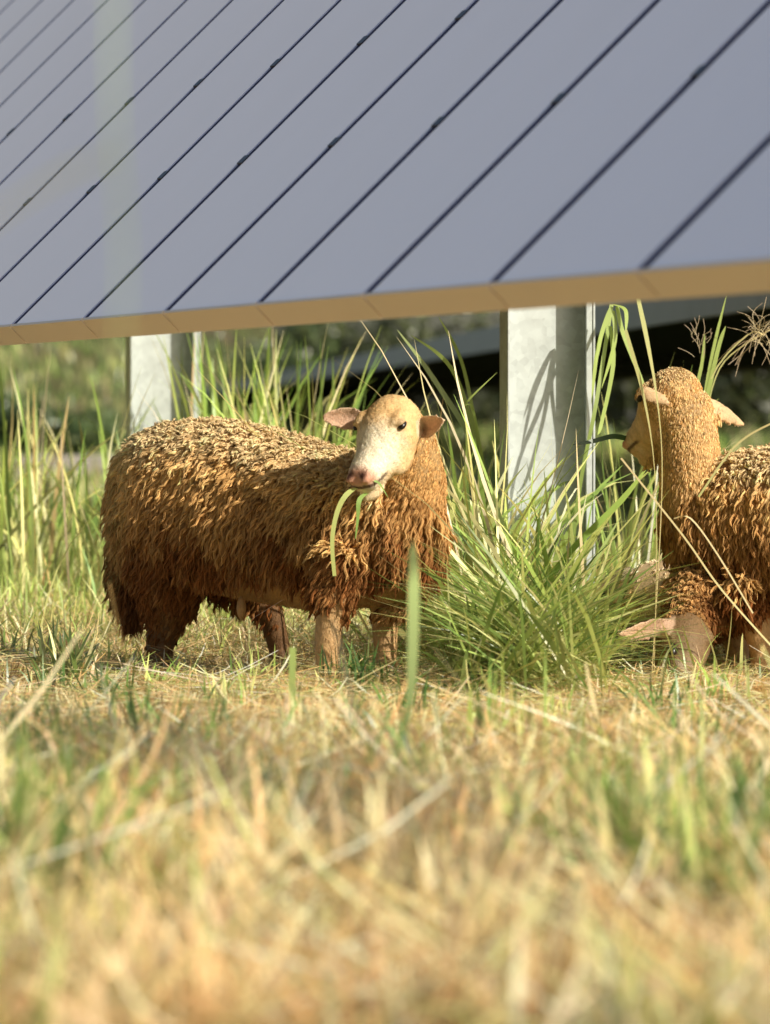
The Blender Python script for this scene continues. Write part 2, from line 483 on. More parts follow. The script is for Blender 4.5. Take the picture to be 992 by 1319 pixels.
def tuft(name, label, n, px0, spx, d0, sd, lmin, lmax, lean_az, lean_sp, th, bend, wmin, wmax, cols, group=None, dry=0.12, cat='grass tuft'):
    px = rng.normal(px0, spx, n); px = np.where((px0 > 550) & (px0 < 795) & (px > 765), 1430-px, px); y = rng.normal(d0, sd, n); x = (px-496)/FPX*y
    pos = np.stack([x, y, ground(x, y)], 1)
    az = lean_az + rng.normal(0, lean_sp, n)
    L = rng.uniform(lmin, lmax, n)
    ct = pick(cols, n); cr = pick(GREENROOT, n)
    dr = rng.random(n) < dry
    sc = pick([STRAW[i] for i in (0, 2, 5, 6)], n); ct[dr] = sc[dr]; cr[dr] = sc[dr]*.7
    a = blades(pos, L, az, np.abs(rng.normal(th, .18, n)), rng.normal(bend, .5, n), rng.uniform(wmin, wmax, n), ct, cr, T=8, twist=.5)
    org = (float((px0-496)/FPX*d0), d0, 0.0)
    o = link(name, ribbons(name, *a, origin=org), M['grass']); o.location = org
    return tag(o, label, cat, group)


GG = 'tall grass tufts round the near post'
tuft('grass_tuft', 'loose tangle of long yellowing stems sprawling across the foot of the near post', 100, 690, 80, 13.8, .3, .45, .95, pi*.85, .9, .55, .75, .004, .012, GREEN+[(.66, .62, .26), (.74, .64, .34)], GG, dry=.3)
tuft('grass_tuft', 'tall green grass tuft between the brown sheep and the steel post', 170, 615, 48, 14.5, .28, .3, .68, pi*.2, 1.3, .18, .75, .006, .021, GREEN, GG)
tuft('grass_tuft', 'sprawling green grass tuft at the foot of the near steel post', 190, 690, 80, 14.3, .22, .2, .5, -pi*.9, .8, .45, .7, .006, .021, GREEN+DEEP, GG)
tuft('grass_tuft', 'grass tuft in front of the sheep reaching up beside the post', 40, 760, 24, 14.3, .25, .25, .58, pi*.9, 1.2, .25, .8, .004, .012, GREEN+GREEN+STRAW[:1], GG)
tuft('grass_tuft', 'low fan of grass left of the grazing sheep head', 110, 735, 34, 13.1, .15, .08, .22, pi*.95, .4, .55, .6, .003, .009, GREEN+DEEP, GG)
tuft('grass_tuft', 'slender grass tuft between the near post and the raised sheep head', 46, 800, 22, 15.1, .2, .45, .85, 1.6, 2.0, .14, .5, .004, .012, GREEN, GG)
tuft('grass_tuft', 'thin fan of grass blades in front of the face of the grazing sheep', 30, 885, 36, 13.05, .06, .07, .19, pi*.6, 1.6, .25, .6, .003, .009, GREEN+DEEP, None, dry=.2)
LG = 'tall grass tufts behind the brown sheep'
tuft('grass_tuft', 'bright green grass tuft just right of the far steel post', 150, 300, 30, 18.2, .4, .5, .95, 0.5, 1.6, .1, .45, .008, .018, [(.20, .32, .05), (.26, .36, .07)], LG)
tuft('grass_tuft', 'tall grass tuft behind the back of the brown sheep', 120, 385, 30, 17.2, .5, .5, .92, 2.6, 1.6, .12, .5, .007, .016, GREEN, LG)
tuft('grass_tuft', 'tall pale grass tuft left of the far steel post', 45, 70, 60, 18.0, .8, .45, .9, 1.5, 2.0, .16, .5, .007, .017, GREEN+[(.36, .38, .14)], LG, dry=.25)
tuft('grass_tuft', 'tall soft grass tuft at the far left edge of the meadow', 90, 10, 30, 18.6, .5, .4, .85, 1.5, 2.0, .15, .5, .008, .018, GREEN+[(.40, .42, .16)], LG, dry=.25)
tuft('grass_tuft', 'soft grass tuft standing in front of the far steel post', 60, 165, 26, 17.0, .3, .3, .62, 1.5, 2.0, .18, .5, .006, .014, GREEN+[(.40, .42, .16)], LG, dry=.2)
tuft('grass_tuft', 'dark low tuft of leaves behind the hind legs of the brown sheep', 60, 85, 16, 13.3, .1, .07, .17, pi, 1.5, .4, .5, .005, .012, [(.05, .09, .03), (.08, .11, .04)], None, dry=.1)


def path_ribbon(pts, w, ctip, croot, side=(1, 0.2, 0), T=16, wp=None):
    """one blade along a smooth path through world points; returns arrays for ribbons"""
    pts = np.array(pts, float); k = len(pts)
    s = np.linspace(0, k-1, T); out = np.zeros((T, 3))
    for j, u in enumerate(s):
        i = min(int(u), k-2); f = u-i
        p0 = pts[max(i-1, 0)]; p1 = pts[i]; p2 = pts[i+1]; p3 = pts[min(i+2, k-1)]
        out[j] = 0.5*((2*p1)+(-p0+p2)*f+(2*p0-5*p1+4*p2-p3)*f*f+(-p0+3*p1-3*p2+p3)*f**3)
    t = np.linspace(0, 1, T)
    W = .5*w*(np.interp(t, *wp) if wp else np.interp(t, [0, .2, .7, 1], [.8, 1, .8, .08]))
    tan = norm(np.gradient(out, axis=0))
    S = norm(np.cross(tan, np.cross(np.array(side, float), tan)) + 1e-6)
    c = np.array(croot)[None]*(1-t)[:, None]+np.array(ctip)[None]*t[:, None]
    return out[None], W[None], S[None], c[None]


def plant(name, label, cat, rs, mat='grass', group=None, name_part=None):
    org = rs[0][0][0, 0].copy()
    me = ribbons(name, np.concatenate([r[0] for r in rs]), np.concatenate([r[1] for r in rs]), np.concatenate([r[2] for r in rs]), np.concatenate([r[3] for r in rs]), origin=org)
    o = link(name, me, M[mat]); o.location = org
    return tag(o, label, cat, group)


G1 = (.30, .38, .11); G2 = (.14, .20, .05); GD = (.07, .13, .035); ST = (.62, .52, .28); SB = (.45, .36, .17)
FLAT = ([0, 1], [1, 1])
# two stalks leaning left above the brown sheep's head
plant('grass_stalk', 'green grass stalk leaning left over the head of the brown sheep', 'grass stalk',
      [path_ribbon([P(650, 760, 14.6), P(622, 600, 14.6), P(560, 490, 14.6), P(512, 425, 14.6)], .016, (.30, .36, .14), G2),
       path_ribbon([P(622, 600, 14.6), P(585, 480, 14.58), P(530, 432, 14.5)], .012, G1, G1),
       path_ribbon([P(618, 580, 14.6), P(596, 470, 14.6), P(565, 408, 14.5)], .010, G1, G1),
       path_ribbon([P(630, 640, 14.6), P(610, 530, 14.5), P(600, 520, 14.4), P(640, 480, 14.4)], .007, G1, G1)])
# leaves hanging beside the post
rs = [path_ribbon([P(728, 800, 14.4), P(745, 640, 14.4), P(768, 520, 14.4), P(788, 392, 14.5)], .010, G1, G2, wp=FLAT)]
for a in ([(788, 395), (775, 430), (768, 470)], [(790, 400), (792, 440), (775, 500)], [(795, 395), (803, 430), (830, 500), (836, 540)],
          [(785, 400), (770, 450), (762, 520)], [(790, 392), (806, 400), (806, 430)], [(786, 420), (790, 470), (775, 545), (770, 560)]):
    rs.append(path_ribbon([P(x, y, 14.45-.02*i) for i, (x, y) in enumerate(a)], .0115, (.36, .46, .12), G1))
plant('grass_stalk', 'green stalk with a drooping head of leaves beside the near steel post', 'grass stalk', rs)
plant('grass_stalk', 'straight pale stalk crossing in front of the raised head of the right sheep', 'grass stalk',
      [path_ribbon([P(838, 900, 13.0), P(850, 700, 13.0), P(853, 590, 13.0), P(846, 510, 13.0), P(834, 440, 13.0), P(822, 384, 13.0)], .011, (.46, .50, .22), (.5, .4, .2), wp=([0, .5, .62, .85, 1], [.18, .2, .4, 1, .8])),
       path_ribbon([P(842, 900, 13.02), P(846, 700, 13.02), P(842, 590, 13.02), P(828, 505, 13.02), P(806, 425, 13.0)], .009, (.44, .46, .2), SB, wp=([0, .5, .62, .85, 1], [.18, .2, .4, 1, .8]))])
# seeding panicle at upper right
rs = [path_ribbon([P(915, 790, 14.7), P(905, 560, 14.7), P(920, 480, 14.7), P(965, 430, 14.7), P(985, 432, 14.7)], .004, ST, G1, wp=FLAT),
      path_ribbon([P(905, 560, 14.7), P(930, 470, 14.7), P(1000, 420, 14.7)], .0035, ST, G1, wp=FLAT),
      path_ribbon([P(900, 560, 14.7), P(917, 460, 14.7), P(936, 380, 14.7)], .010, G1, G1),
      path_ribbon([P(892, 520, 14.7), P(904, 470, 14.7), P(908, 430, 14.7)], .010, G1, G1),
      path_ribbon([P(905, 540, 14.7), P(925, 450, 14.7), P(935, 420, 14.7)], .012, G1, G1)]
for k in range(46):
    a = rng.uniform(0, 2*pi); l = rng.uniform(20, 62)
    b = (978+rng.normal(0, 6), 430+rng.normal(0, 6))
    m1 = (b[0]+cos(a)*l*.55, b[1]+sin(a)*l*.45); e = (m1[0]+cos(a+rng.normal(0, .5))*l*.45, m1[1]+sin(a)*l*.35+rng.uniform(0, 16))
    d = 14.7+rng.normal(0, .05)
    rs.append(path_ribbon([P(*b, 14.7), P(*m1, d), P(*e, d)], .0013, (.42, .32, .22), (.5, .42, .24), T=16, wp=FLAT))
for k in range(16):
    b = (900+rng.normal(0, 8), 470-rng.uniform(0, 40)); a = rng.uniform(-2.4, -.6)
    e = (b[0]+cos(a)*rng.uniform(12, 34), b[1]+sin(a)*rng.uniform(12, 34))
    rs.append(path_ribbon([P(*b, 14.7), P((b[0]+e[0])/2+3, (b[1]+e[1])/2, 14.7), P(*e, 14.7)], .0012, (.36, .27, .19), (.4, .34, .2), wp=FLAT))
plant('seeding_grass', 'feathery seeding grass plant rising behind the neck of the right sheep', 'seeding grass', rs)
# dry stems across the right sheep
plant('dry_stem', 'long dry bent stem lying across the chest of the right sheep', 'dry stem',
      [path_ribbon([P(1010, 850, 12.9), P(930, 760, 12.9), P(880, 690, 12.9), P(800, 590, 12.9)], .0042, SB, (.62, .56, .26), wp=FLAT),
       path_ribbon([P(970, 790, 12.9), P(925, 715, 12.9), P(890, 668, 12.9), P(868, 668, 12.9)], .0036, ST, ST, wp=FLAT)], 'straw')
plant('dry_stem', 'short dry stem slanting up past the white ear of the right sheep', 'dry stem',
      [path_ribbon([P(900, 640, 13.2), P(950, 572, 13.2), P(1005, 540, 13.2)], .005, ST, (.40, .42, .16), wp=FLAT)], 'straw')
# foreground blades
plant('grass_shoot', 'single broad upright grass blade standing before the chest of the brown sheep', 'grass blade',
      [path_ribbon([P(519, 1030, 9.1), P(522, 960, 9.1), P(530, 880, 9.1), P(533, 780, 9.1), P(532, 698, 9.1)], .020, (.34, .44, .16), (.03, .045, .02), side=(1, .5, 0), wp=([0, .3, .5, .62, .8, .96, 1], [.2, .3, .75, .95, 1.0, .62, .1])),
       path_ribbon([P(487, 1010, 9.1), P(505, 975, 9.1), P(516, 955, 9.1)], .026, (.06, .12, .035), (.06, .12, .035), wp=([0, .5, 1], [.1, 1, .2])),
       path_ribbon([P(448, 1040, 9.1), P(470, 985, 9.1), P(500, 930, 9.1)], .014, (.2, .3, .1), (.1, .17, .05))])
plant('grass_shoot', 'thin upright green grass blade in front of the brown sheep belly', 'grass blade',
      [path_ribbon([P(374, 1010, 10.9), P(376, 920, 10.9), P(377, 834, 10.9)], .013, (.26, .34, .1), (.2, .24, .08), wp=FLAT)])
plant('grass_shoot', 'pale green blade leaning right across the low grass before the post', 'grass blade',
      [path_ribbon([P(690, 900, 13.4), P(715, 820, 13.5), P(745, 760, 13.5), P(800, 665, 13.5)], .017, (.38, .48, .18), (.28, .38, .1))])
plant('grass_shoot', 'broad bright green blade slanting up right beside the post foot', 'grass blade',
      [path_ribbon([P(700, 760, 13.9), P(735, 710, 13.8), P(800, 645, 13.8), P(835, 600, 13.8)], .018, (.40, .52, .13), (.2, .36, .06))])
plant('grass_shoot', 'yellowing narrow blade slanting up right in front of the post tuft', 'grass blade',
      [path_ribbon([P(640, 920, 13.1), P(700, 850, 13.1), P(760, 770, 13.1), P(790, 690, 13.1)], .012, (.52, .52, .24), (.4, .4, .16))])
plant('grass_shoot', 'olive green leaf lying in the straw at right of the foreground', 'grass blade',
      [path_ribbon([P(770, 1085, 9.2), P(840, 1040, 9.2), P(960, 1005, 9.2)], .02, (.2, .26, .07), (.08, .12, .04))])
plant('tall_stalk', 'blurred tall grass stalk rising close to the camera at the left', 'grass stalk',
      [path_ribbon([P(80, 1900, 3.4), P(110, 1000, 3.4), P(148, 560, 3.4), P(159, 330, 3.42), P(147, 140, 3.38), P(146, -80, 3.4)], .0022, (.40, .54, .22), (.22, .28, .09), T=24, wp=([0, .35, .5, .7, 1], [.12, .16, .5, 1, .6])),
       path_ribbon([P(152, 200, 3.4), P(100, 215, 3.43), P(40, 250, 3.46), P(-40, 305, 3.5)], .0045, (.72, .68, .42), (.5, .54, .26), wp=([0, .4, 1], [.4, 1, .6]), side=(0, .3, 1), T=24)])
plant('tall_stalk', 'dark drooping leaves in the lower left corner near the camera', 'grass stalk',
      [path_ribbon([P(70, 1330, 6.9), P(60, 1200, 6.9), P(85, 1060, 6.9), P(140, 980, 6.9)], .016, (.09, .13, .05), (.05, .08, .03)),
       path_ribbon([P(60, 1330, 7.0), P(30, 1180, 7.0), P(20, 1040, 7.0), P(35, 930, 7.0)], .014, (.12, .17, .06), (.05, .08, .03)),
       path_ribbon([P(80, 1320, 6.9), P(100, 1200, 6.9), P(160, 1120, 6.9)], .012, (.2, .25, .08), (.06, .09, .03))])


# ------------------------------------------------------------------ sheep
def chain_frames(pts, ref):
    pts = np.array(pts, float); t = norm(np.gradient(pts, axis=0))
    ref = np.array(ref, float); ref = np.broadcast_to(ref, t.shape)
    b = norm(ref - t*np.sum(ref*t, -1, keepdims=True)); a = np.cross(t, b)
    return t, a, b


def loft(rings, ref, K=20):
    """rings: list of (centre, half width, half height[, exponent]); returns verts, quads of a closed tube"""
    pts = np.array([r[0] for r in rings]); t, a, b = chain_frames(pts, ref)
    th = np.linspace(0, 2*pi, K, endpoint=False)
    V = []
    for i, r in enumerate(rings):
        V.append(pts[i] + np.cos(th)[:, None]*a[i]*r[1] + np.sin(th)[:, None]*b[i]*r[2])
    V = np.concatenate(V); n = len(rings)
    i = np.arange(n-1)[:, None]*K; j = np.arange(K)[None, :]; jn = (j+1) % K
    F = np.stack([i+j, i+jn, i+K+jn, i+K+j], -1).reshape(-1, 4).tolist()
    V = np.concatenate([V, [pts[0]-t[0]*min(rings[0][1:3])*.5, pts[-1]+t[-1]*min(rings[-1][1:3])*.5]])
    c0, c1 = n*K, n*K+1
    F += [[c0, (k+1) % K, k] for k in range(K)]
    F += [[c1, (n-1)*K+k, (n-1)*K+(k+1) % K] for k in range(K)]
    return V, F


def ear_surf(base, tip, nrm, width, cup=.35, thick=.010, droop=None):
    base = np.array(base); tip = np.array(tip); ax = tip-base; L = np.linalg.norm(ax); ax = ax/L
    n = np.array(nrm, float); n = norm(n - ax*np.dot(n, ax)); s = np.cross(ax, n)
    U, Vn = 12, 9
    fr, bk = [], []
    for iu in range(U):
        u = iu/(U-1)
        wv = width*.5*(np.interp(u, [0, .15, .4, .7, .9, 1], [.5, .78, 1.0, .80, .42, .12]))
        for iv in range(Vn):
            v = -1+2*iv/(Vn-1)
            p = base+ax*u*L+s*v*wv - n*cup*width*(1-v*v)*(1-u*.6) - n*.10*L*u*u
            th = thick*(1-.35*u)*(0.45+.55*(1-abs(v)**3))
            fr.append(p+n*th*.5); bk.append(p-n*th*.5)
    V = np.array(fr+bk); o = U*Vn; F = []
    for iu in range(U-1):
        for iv in range(Vn-1):
            q = iu*Vn+iv
            F.append([q, q+1, q+Vn+1, q+Vn]); F.append([o+q, o+q+Vn, o+q+Vn+1, o+q+1])
        q = iu*Vn; F.append([q, q+Vn, o+q+Vn, o+q]); q = iu*Vn+Vn-1; F.append([q, o+q, o+q+Vn, q+Vn])
    for iv in range(Vn-1):
        F.append([iv, o+iv, o+iv+1, iv+1]); q = (U-1)*Vn+iv; F.append([q, q+1, o+q+1, o+q])
    return V, F


def ball(c, r, axes=None):
    th = np.linspace(0, pi, 9)[1:-1]
    rings = [(np.array([0, 0, -cos(x)]), sin(x), sin(x)) for x in th]
    V, F = loft([(p, a, b) for p, a, b in rings], (0, 1, 0), 14)
    V = V*np.array(r); 
    if axes is not None: V = V @ np.array(axes)
    return V+np.array(c), F


def remesh(chunks, voxel, smooth=6):
    """union of closed shapes into one continuous surface"""
    V = []; F = []; o = 0
    for v, f in chunks:
        V.append(v); F += [[i+o for i in q] for q in f]; o += len(v)
    me = bpy.data.meshes.new('tmp'); me.from_pydata(np.concatenate(V).tolist(), [], F); me.update()
    import bmesh
    bm = bmesh.new(); bm.from_mesh(me); bmesh.ops.recalc_face_normals(bm, faces=bm.faces); bm.to_mesh(me); bm.free()
    ob = bpy.data.objects.new('tmp', me); COL.objects.link(ob)
    md = ob.modifiers.new('r', 'REMESH'); md.mode = 'VOXEL'; md.voxel_size = voxel; md.use_smooth_shade = True
    ms = ob.modifiers.new('s', 'SMOOTH'); ms.factor = .5; ms.iterations = smooth
    dg = bpy.context.evaluated_depsgraph_get(); ev = ob.evaluated_get(dg)
    out = bpy.data.meshes.new_from_object(ev)
    bpy.data.objects.remove(ob); bpy.data.meshes.remove(me)
    out.polygons.foreach_set('use_smooth', np.ones(len(out.polygons), dtype=bool))
    return out


def mesh_arrays(me):
    n = len(me.vertices); V = np.empty(n*3, np.float32); me.vertices.foreach_get('co', V); V = V.reshape(-1, 3).astype(float)
    Nn = np.empty(n*3, np.float32); me.vertices.foreach_get('normal', Nn); Nn = Nn.reshape(-1, 3).astype(float)
    me.calc_loop_triangles(); k = len(me.loop_triangles); T = np.empty(k*3, np.int32); me.loop_triangles.foreach_get('vertices', T)
    return V, Nn, T.reshape(-1, 3)


def seg_param(V, pts, rad):
    """normalised distance to a chain and the parameter along it"""
    best = np.full(len(V), 1e9); par = np.zeros(len(V)); pts = np.array(pts); n = len(pts)
    for i in range(n-1):
        d = pts[i+1]-pts[i]; L2 = d@d
        t = np.clip(((V-pts[i])@d)/L2, 0, 1); q = pts[i]+t[:, None]*d
        r = rad[i]*(1-t)+rad[i+1]*t
        ds = np.linalg.norm(V-q, axis=1)/np.maximum(r, .012)
        m = ds < best; best[m] = ds[m]; par[m] = (i+t[m])/(n-1)
    return best, par


def sample(V, Nn, T, wv, n):
    a = V[T[:, 0]]; b = V[T[:, 1]]; c = V[T[:, 2]]
    area = .5*np.linalg.norm(np.cross(b-a, c-a), axis=1)*wv[T].mean(1)
    idx = rng.choice(len(T), n, p=area/area.sum())
    u = rng.random(n); v = rng.random(n); m = u+v > 1; u[m] = 1-u[m]; v[m] = 1-v[m]
    w0 = 1-u-v; t = T[idx]
    pos = V[t[:, 0]]*w0[:, None]+V[t[:, 1]]*u[:, None]+V[t[:, 2]]*v[:, None]
    nn = norm(Nn[t[:, 0]]*w0[:, None]+Nn[t[:, 1]]*u[:, None]+Nn[t[:, 2]]*v[:, None])
    return pos, nn, t, np.stack([w0, u, v], 1)


def strands(pos, d, n, length, clump_r, S, T, width, ctip, croot, curl=.0035, grav=.35, spread=.5, tilt=.6):
    """N locks of S strands each; returns ribbons arrays"""
    N = len(pos)
    t = np.linspace(0, 1, T)
    a = norm(np.cross(d, n)+1e-6); b = norm(np.cross(a, d))
    ang = rng.uniform(0, 2*pi, (N, S)); rr = np.sqrt(rng.random((N, S)))*clump_r
    off = (np.cos(ang)*rr)[..., None]*a[:, None]+(np.sin(ang)*rr)[..., None]*b[:, None]*.7     # N,S,3
    Ls = length[:, None]*rng.uniform(.75, 1.1, (N, S))
    ph = rng.uniform(0, 2*pi, N)[:, None]+rng.normal(0, .5, (N, S)); fr = rng.uniform(1.2, 2.2, N)[:, None]
    Pt = pos[:, None, None, :] + off[:, :, None, :]*(1-spread*t)[None, None, :, None]
    Pt = Pt + d[:, None, None, :]*(Ls[:, :, None]*t)[..., None]
    Pt[..., 2] -= grav*(Ls[:, :, None]*t**2)
    cw = curl*np.sin(2*pi*fr[..., None]*t+ph[..., None])*t**.6
    cw2 = curl*np.cos(2*pi*fr[..., None]*t+ph[..., None])*t**.6
    Pt = Pt+cw[..., None]*a[:, None, None]+.7*cw2[..., None]*n[:, None, None]
    Pt = Pt.reshape(N*S, T, 3)
    W = .5*width*np.interp(t, [0, .3, .8, 1], [1, 1, .8, .25])[None]*rng.uniform(.7, 1.2, (N*S, 1))
    sa = rng.normal(0, tilt, (N, S))[..., None]
    Sd = (np.cos(sa)*a[:, None]+np.sin(sa)*b[:, None]).reshape(N*S, 3)
    jb = rng.normal(1, .13, (N, S, 1))
    c0 = (croot[:, None]*jb).reshape(N*S, 1, 3); c1 = (ctip[:, None]*jb).reshape(N*S, 1, 3)
    k = (t**.8)[None, :, None]
    return Pt, W, Sd, np.clip(c0*(1-k)+c1*k, .003, .9)


def ropes(pos, d, n, length, rad, ctip, croot, origin, amp=.004, T=8, Kc=5, S=3):
    """wool locks: wavy tapering round locks with a few loose fibres along each"""
    N = len(pos); t = np.linspace(0, 1, T)
    a = norm(np.cross(d, n)+1e-6); b = norm(np.cross(a, d))
    ph = rng.uniform(0, 2*pi, N)[:, None]; fr = (length/.026*rng.uniform(.8, 1.3, N))[:, None]
    A = np.minimum(amp, length*.16)[:, None]
    ax_ = d[:, None]*(length[:, None]*t)[..., None]
    Pc = pos[:, None]-n[:, None]*.003+ax_
    Pc[..., 2] -= .35*length[:, None]*t**2
    env = A*np.minimum(1, t*3)[None]
    Pc = Pc+(env*np.sin(2*pi*fr*t+ph))[..., None]*a[:, None]+(.8*env*np.cos(2*pi*fr*t+ph))[..., None]*b[:, None]
    tang = norm(np.gradient(Pc, axis=1)); u = norm(np.cross(tang, n[:, None])+1e-6); v = np.cross(tang, u)
    R_ = rad[:, None]*np.interp(t, [0, .25, .7, .92, 1], [.7, 1, .9, .6, .12])[None]
    R_ = R_*(1+.22*np.sin(2*pi*fr*t*1.7+ph*2))
    th = np.linspace(0, 2*pi, Kc, endpoint=False)
    V = Pc[:, :, None]+R_[:, :, None, None]*(np.cos(th)[None, None, :, None]*u[:, :, None]+np.sin(th)[None, None, :, None]*v[:, :, None])
    k = (t**.6)[None, :, None]; C = croot[:, None]*(1-k)+ctip[:, None]*k
    stripe = 1+.10*np.sin(th*2+1)[None, None, :, None]*np.ones((N, 1, 1, 1))
    C4 = np.clip(C[:, :, None]*stripe*rng.normal(1, .09, (N, T, Kc, 1)), .003, .95)
    i = np.arange(N)[:, None, None]*T*Kc+np.arange(T-1)[None, :, None]*Kc; j = np.arange(Kc)[None, None]; jn = (j+1) % Kc
    F = np.stack([i+j, i+jn, i+Kc+jn, i+Kc+j], -1).reshape(-1, 4)
    V = V.reshape(-1, 3); C4 = C4.reshape(-1, 3)
    # loose fibres following each lock
    Vs = [V]; Cs = [C4]; Fs = [F]; off = len(V)
    for q in range(S):
        an = rng.uniform(0, 2*pi, N)[:, None]+1.5*t[None]
        o = R_*rng.uniform(.9, 1.7, (N, 1))+.0006
        Pf = Pc+o[..., None]*(np.cos(an)[..., None]*u+np.sin(an)[..., None]*v)+tang*(length[:, None]*.12*t)[..., None]*rng.random((N, 1, 1))
        sd = norm(np.cross(tang, rng.normal(0, 1, (N, 1, 3))))
        w_ = .0007*np.interp(t, [0, .8, 1], [1, .9, .3])[None, :, None]
        Vf = np.stack([Pf-sd*w_, Pf+sd*w_], 2).reshape(-1, 3)
        i2 = off+(np.arange(N)[:, None]*T+np.arange(T-1)[None])*2
        Fs.append(np.stack([i2, i2+1, i2+3, i2+2], -1).reshape(-1, 4)); Vs.append(Vf); off += len(Vf)
        Cs.append(np.repeat(np.clip(C*1.08, 0, .95)[:, :, None], 2, 2).reshape(-1, 3))
    return quads_mesh('fleece', np.concatenate(Vs)-np.array(origin), np.concatenate(Fs), np.concatenate(Cs))


def build_sheep(name, label, spec, group, voxel=.0055, nlock=7000, nhair=14000):
    root_loc = np.array(spec['root'])
    parts = spec['parts']      # dict: key -> (rings, ref, woolfn)
    chunks = []
    for k, (rings, ref) in parts.items():
        chunks.append(loft(rings, ref, 24))
    for e in spec.get('ears', []): chunks.append(ear_surf(**e))
    for b_ in spec.get('balls', []): chunks.append(ball(*b_))
    me = remesh(chunks, voxel, spec.get('smooth', 5)); me.name = 'body'
    V, Nn, T = mesh_arrays(me)
    keys = list(parts); D = []; PR = []
    for k in keys:
        rings = parts[k][0]
        d, p = seg_param(V, [r[0] for r in rings], [.5*(r[1]+r[2]) for r in rings]); D.append(d); PR.append(p)
    for i, e in enumerate(spec.get('ears', [])):
        d, p = seg_param(V, [e['base'], e['tip']], [.022, .02]); keys.append('ear%d' % i); D.append(d*.93); PR.append(p)
    D = np.array(D); PR = np.array(PR)
    who = D.argmin(0); par = PR[who, np.arange(len(V))]
    # ---- colours of skin and short hair
    H = spec['head']
    col = np.empty((len(V), 3)); wool = np.zeros(len(V)); lenf = np.ones(len(V))
    zg = V[:, 2]
    tan = np.array(spec.get('tan', (.74, .49, .23)))
    for i, k in enumerate(keys):
        m = who == i
        if k in ('torso', 'neck', 'tail'):
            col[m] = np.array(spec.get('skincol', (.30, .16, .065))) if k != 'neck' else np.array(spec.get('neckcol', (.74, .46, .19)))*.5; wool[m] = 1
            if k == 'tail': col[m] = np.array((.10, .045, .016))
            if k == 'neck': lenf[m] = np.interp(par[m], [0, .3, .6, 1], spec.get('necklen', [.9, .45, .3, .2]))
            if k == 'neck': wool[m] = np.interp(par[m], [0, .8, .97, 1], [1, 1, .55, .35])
        elif k.startswith('hind'):
            col[m] = np.array(spec.get('legcol', (.22, .115, .05)))*.8; wool[m] = np.interp(par[m], [0, .45, .75, .9], [1, .8, .12, 0] if k == 'hind0' else [.6, .1, 0, 0]); lenf[m] = np.interp(par[m], [0, .25, .55], [1, .85, .35])  # hind legs coloured darker than the front ones to paint in shade
        elif k.startswith('front'):
            col[m] = np.array(spec.get('legcol', (.60, .38, .18))); wool[m] = np.interp(par[m], [0, .16, .30], [1, .6, 0]); lenf[m] = .9
        elif k.startswith('ear'):
            e = spec['ears'][int(k[3:])]
            ax = norm(np.array(e['tip'])-np.array(e['base'])); nr = np.array(e['nrm'], float); nr = norm(nr-ax*(nr@ax))
            inn = np.clip((Nn[m]@nr), 0, 1)[:, None]**.7
            rel = V[m]-np.array(e['base']); s = np.cross(ax, nr)
            edge = np.clip(np.abs(rel@s)/(e['width']*.5), 0, 1)[:, None]
            inner = np.array((.68, .44, .30)); outc = np.array(spec.get('earout', (.80, .60, .40)))
            ii = inn*(1-.75*edge**2)
            col[m] = outc*(1-ii)+inner*ii
            base_shade = np.clip(1-par[m]*1.7, 0, 1)[:, None]*inn  # shade inside the ear cup, painted darker towards the base
            col[m] *= (1-.45*base_shade)
        else:
            col[m] = tan
    # belly and armpits are bare
    if 'belly_z' in spec:
        bz = spec['belly_z']
        bare = sstep(bz+.015, bz-.012, zg+.012*noise3(V, .06, 2))*((who == keys.index('torso')))
        wool = wool*(1-bare); col = col*(1-bare[:, None])+np.array((.52, .30, .13))*bare[:, None]
    # head frame
    hw0 = spec.get('headwool', 0)
    h0 = np.array(H['poll']); h1 = np.array(H['nose']); ax = h1-h0; HL = np.linalg.norm(ax); ax = ax/HL
    up = np.array(H['up'], float); up = norm(up-ax*(up@ax)); sd = np.cross(ax, up)
    rel = V-h0; u = rel@ax/HL; hb = rel@up; ha = rel@sd
    hm = (who == keys.index('head')).astype(float)
    blaze = sstep(.29, .56, u+.05*noise3(V, .04, 6))*hm*sstep(-.075, -.012, hb+.02*noise3(V, .05, 5)-.25*np.maximum(np.abs(ha)-.03, 0)) + .4*hm*sstep(.4, .8, u)
    blaze = np.clip(blaze*spec.get('blaze', 1), 0, 1)[:, None]
    white = np.array((.84, .74, .56)); col = col*(1-blaze)+white*blaze
    if hw0:
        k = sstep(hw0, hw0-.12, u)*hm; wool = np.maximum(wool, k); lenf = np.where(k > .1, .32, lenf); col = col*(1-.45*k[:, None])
    eyes = []
    for s in (-1, 1):
        c = h0+ax*HL*H['eye'][0]+sd*s*H['eye'][1]+up*H['eye'][2]
        eyes.append((c, s))
        dd = np.linalg.norm(V-c, axis=1); k = np.clip(1-dd/.021, 0, 1)[:, None]**.8*hm[:, None]
        col = col*(1-.7*k)+np.array((.16, .09, .05))*.7*k
    # pink nose, nostrils, mouth
    k = (sstep(.86, .97, u)*hm*sstep(-.055, -.02, hb))[:, None]
    col = col*(1-k)+np.array((.58, .30, .20))*k
    for s in (-1, 1):
        c = h0+ax*HL*1.005+sd*s*.0165+up*(-.004)
        q = V-c; dd = np.sqrt(((q@sd)/.012)**2+((q@up)/.0075)**2+((q@ax)/.016)**2)
        k = np.clip(1.6-dd*1.2, 0, 1)[:, None]; col = col*(1-k)+np.array((.05, .018, .012))*k
    mz = np.abs(hb-(-.036-.010*(1-u)*4))
    k = (sstep(.0065, .003, mz)*sstep(.72, .8, u)*hm)[:, None]; col = col*(1-.85*k)+np.array((.06, .025, .015))*.85*k
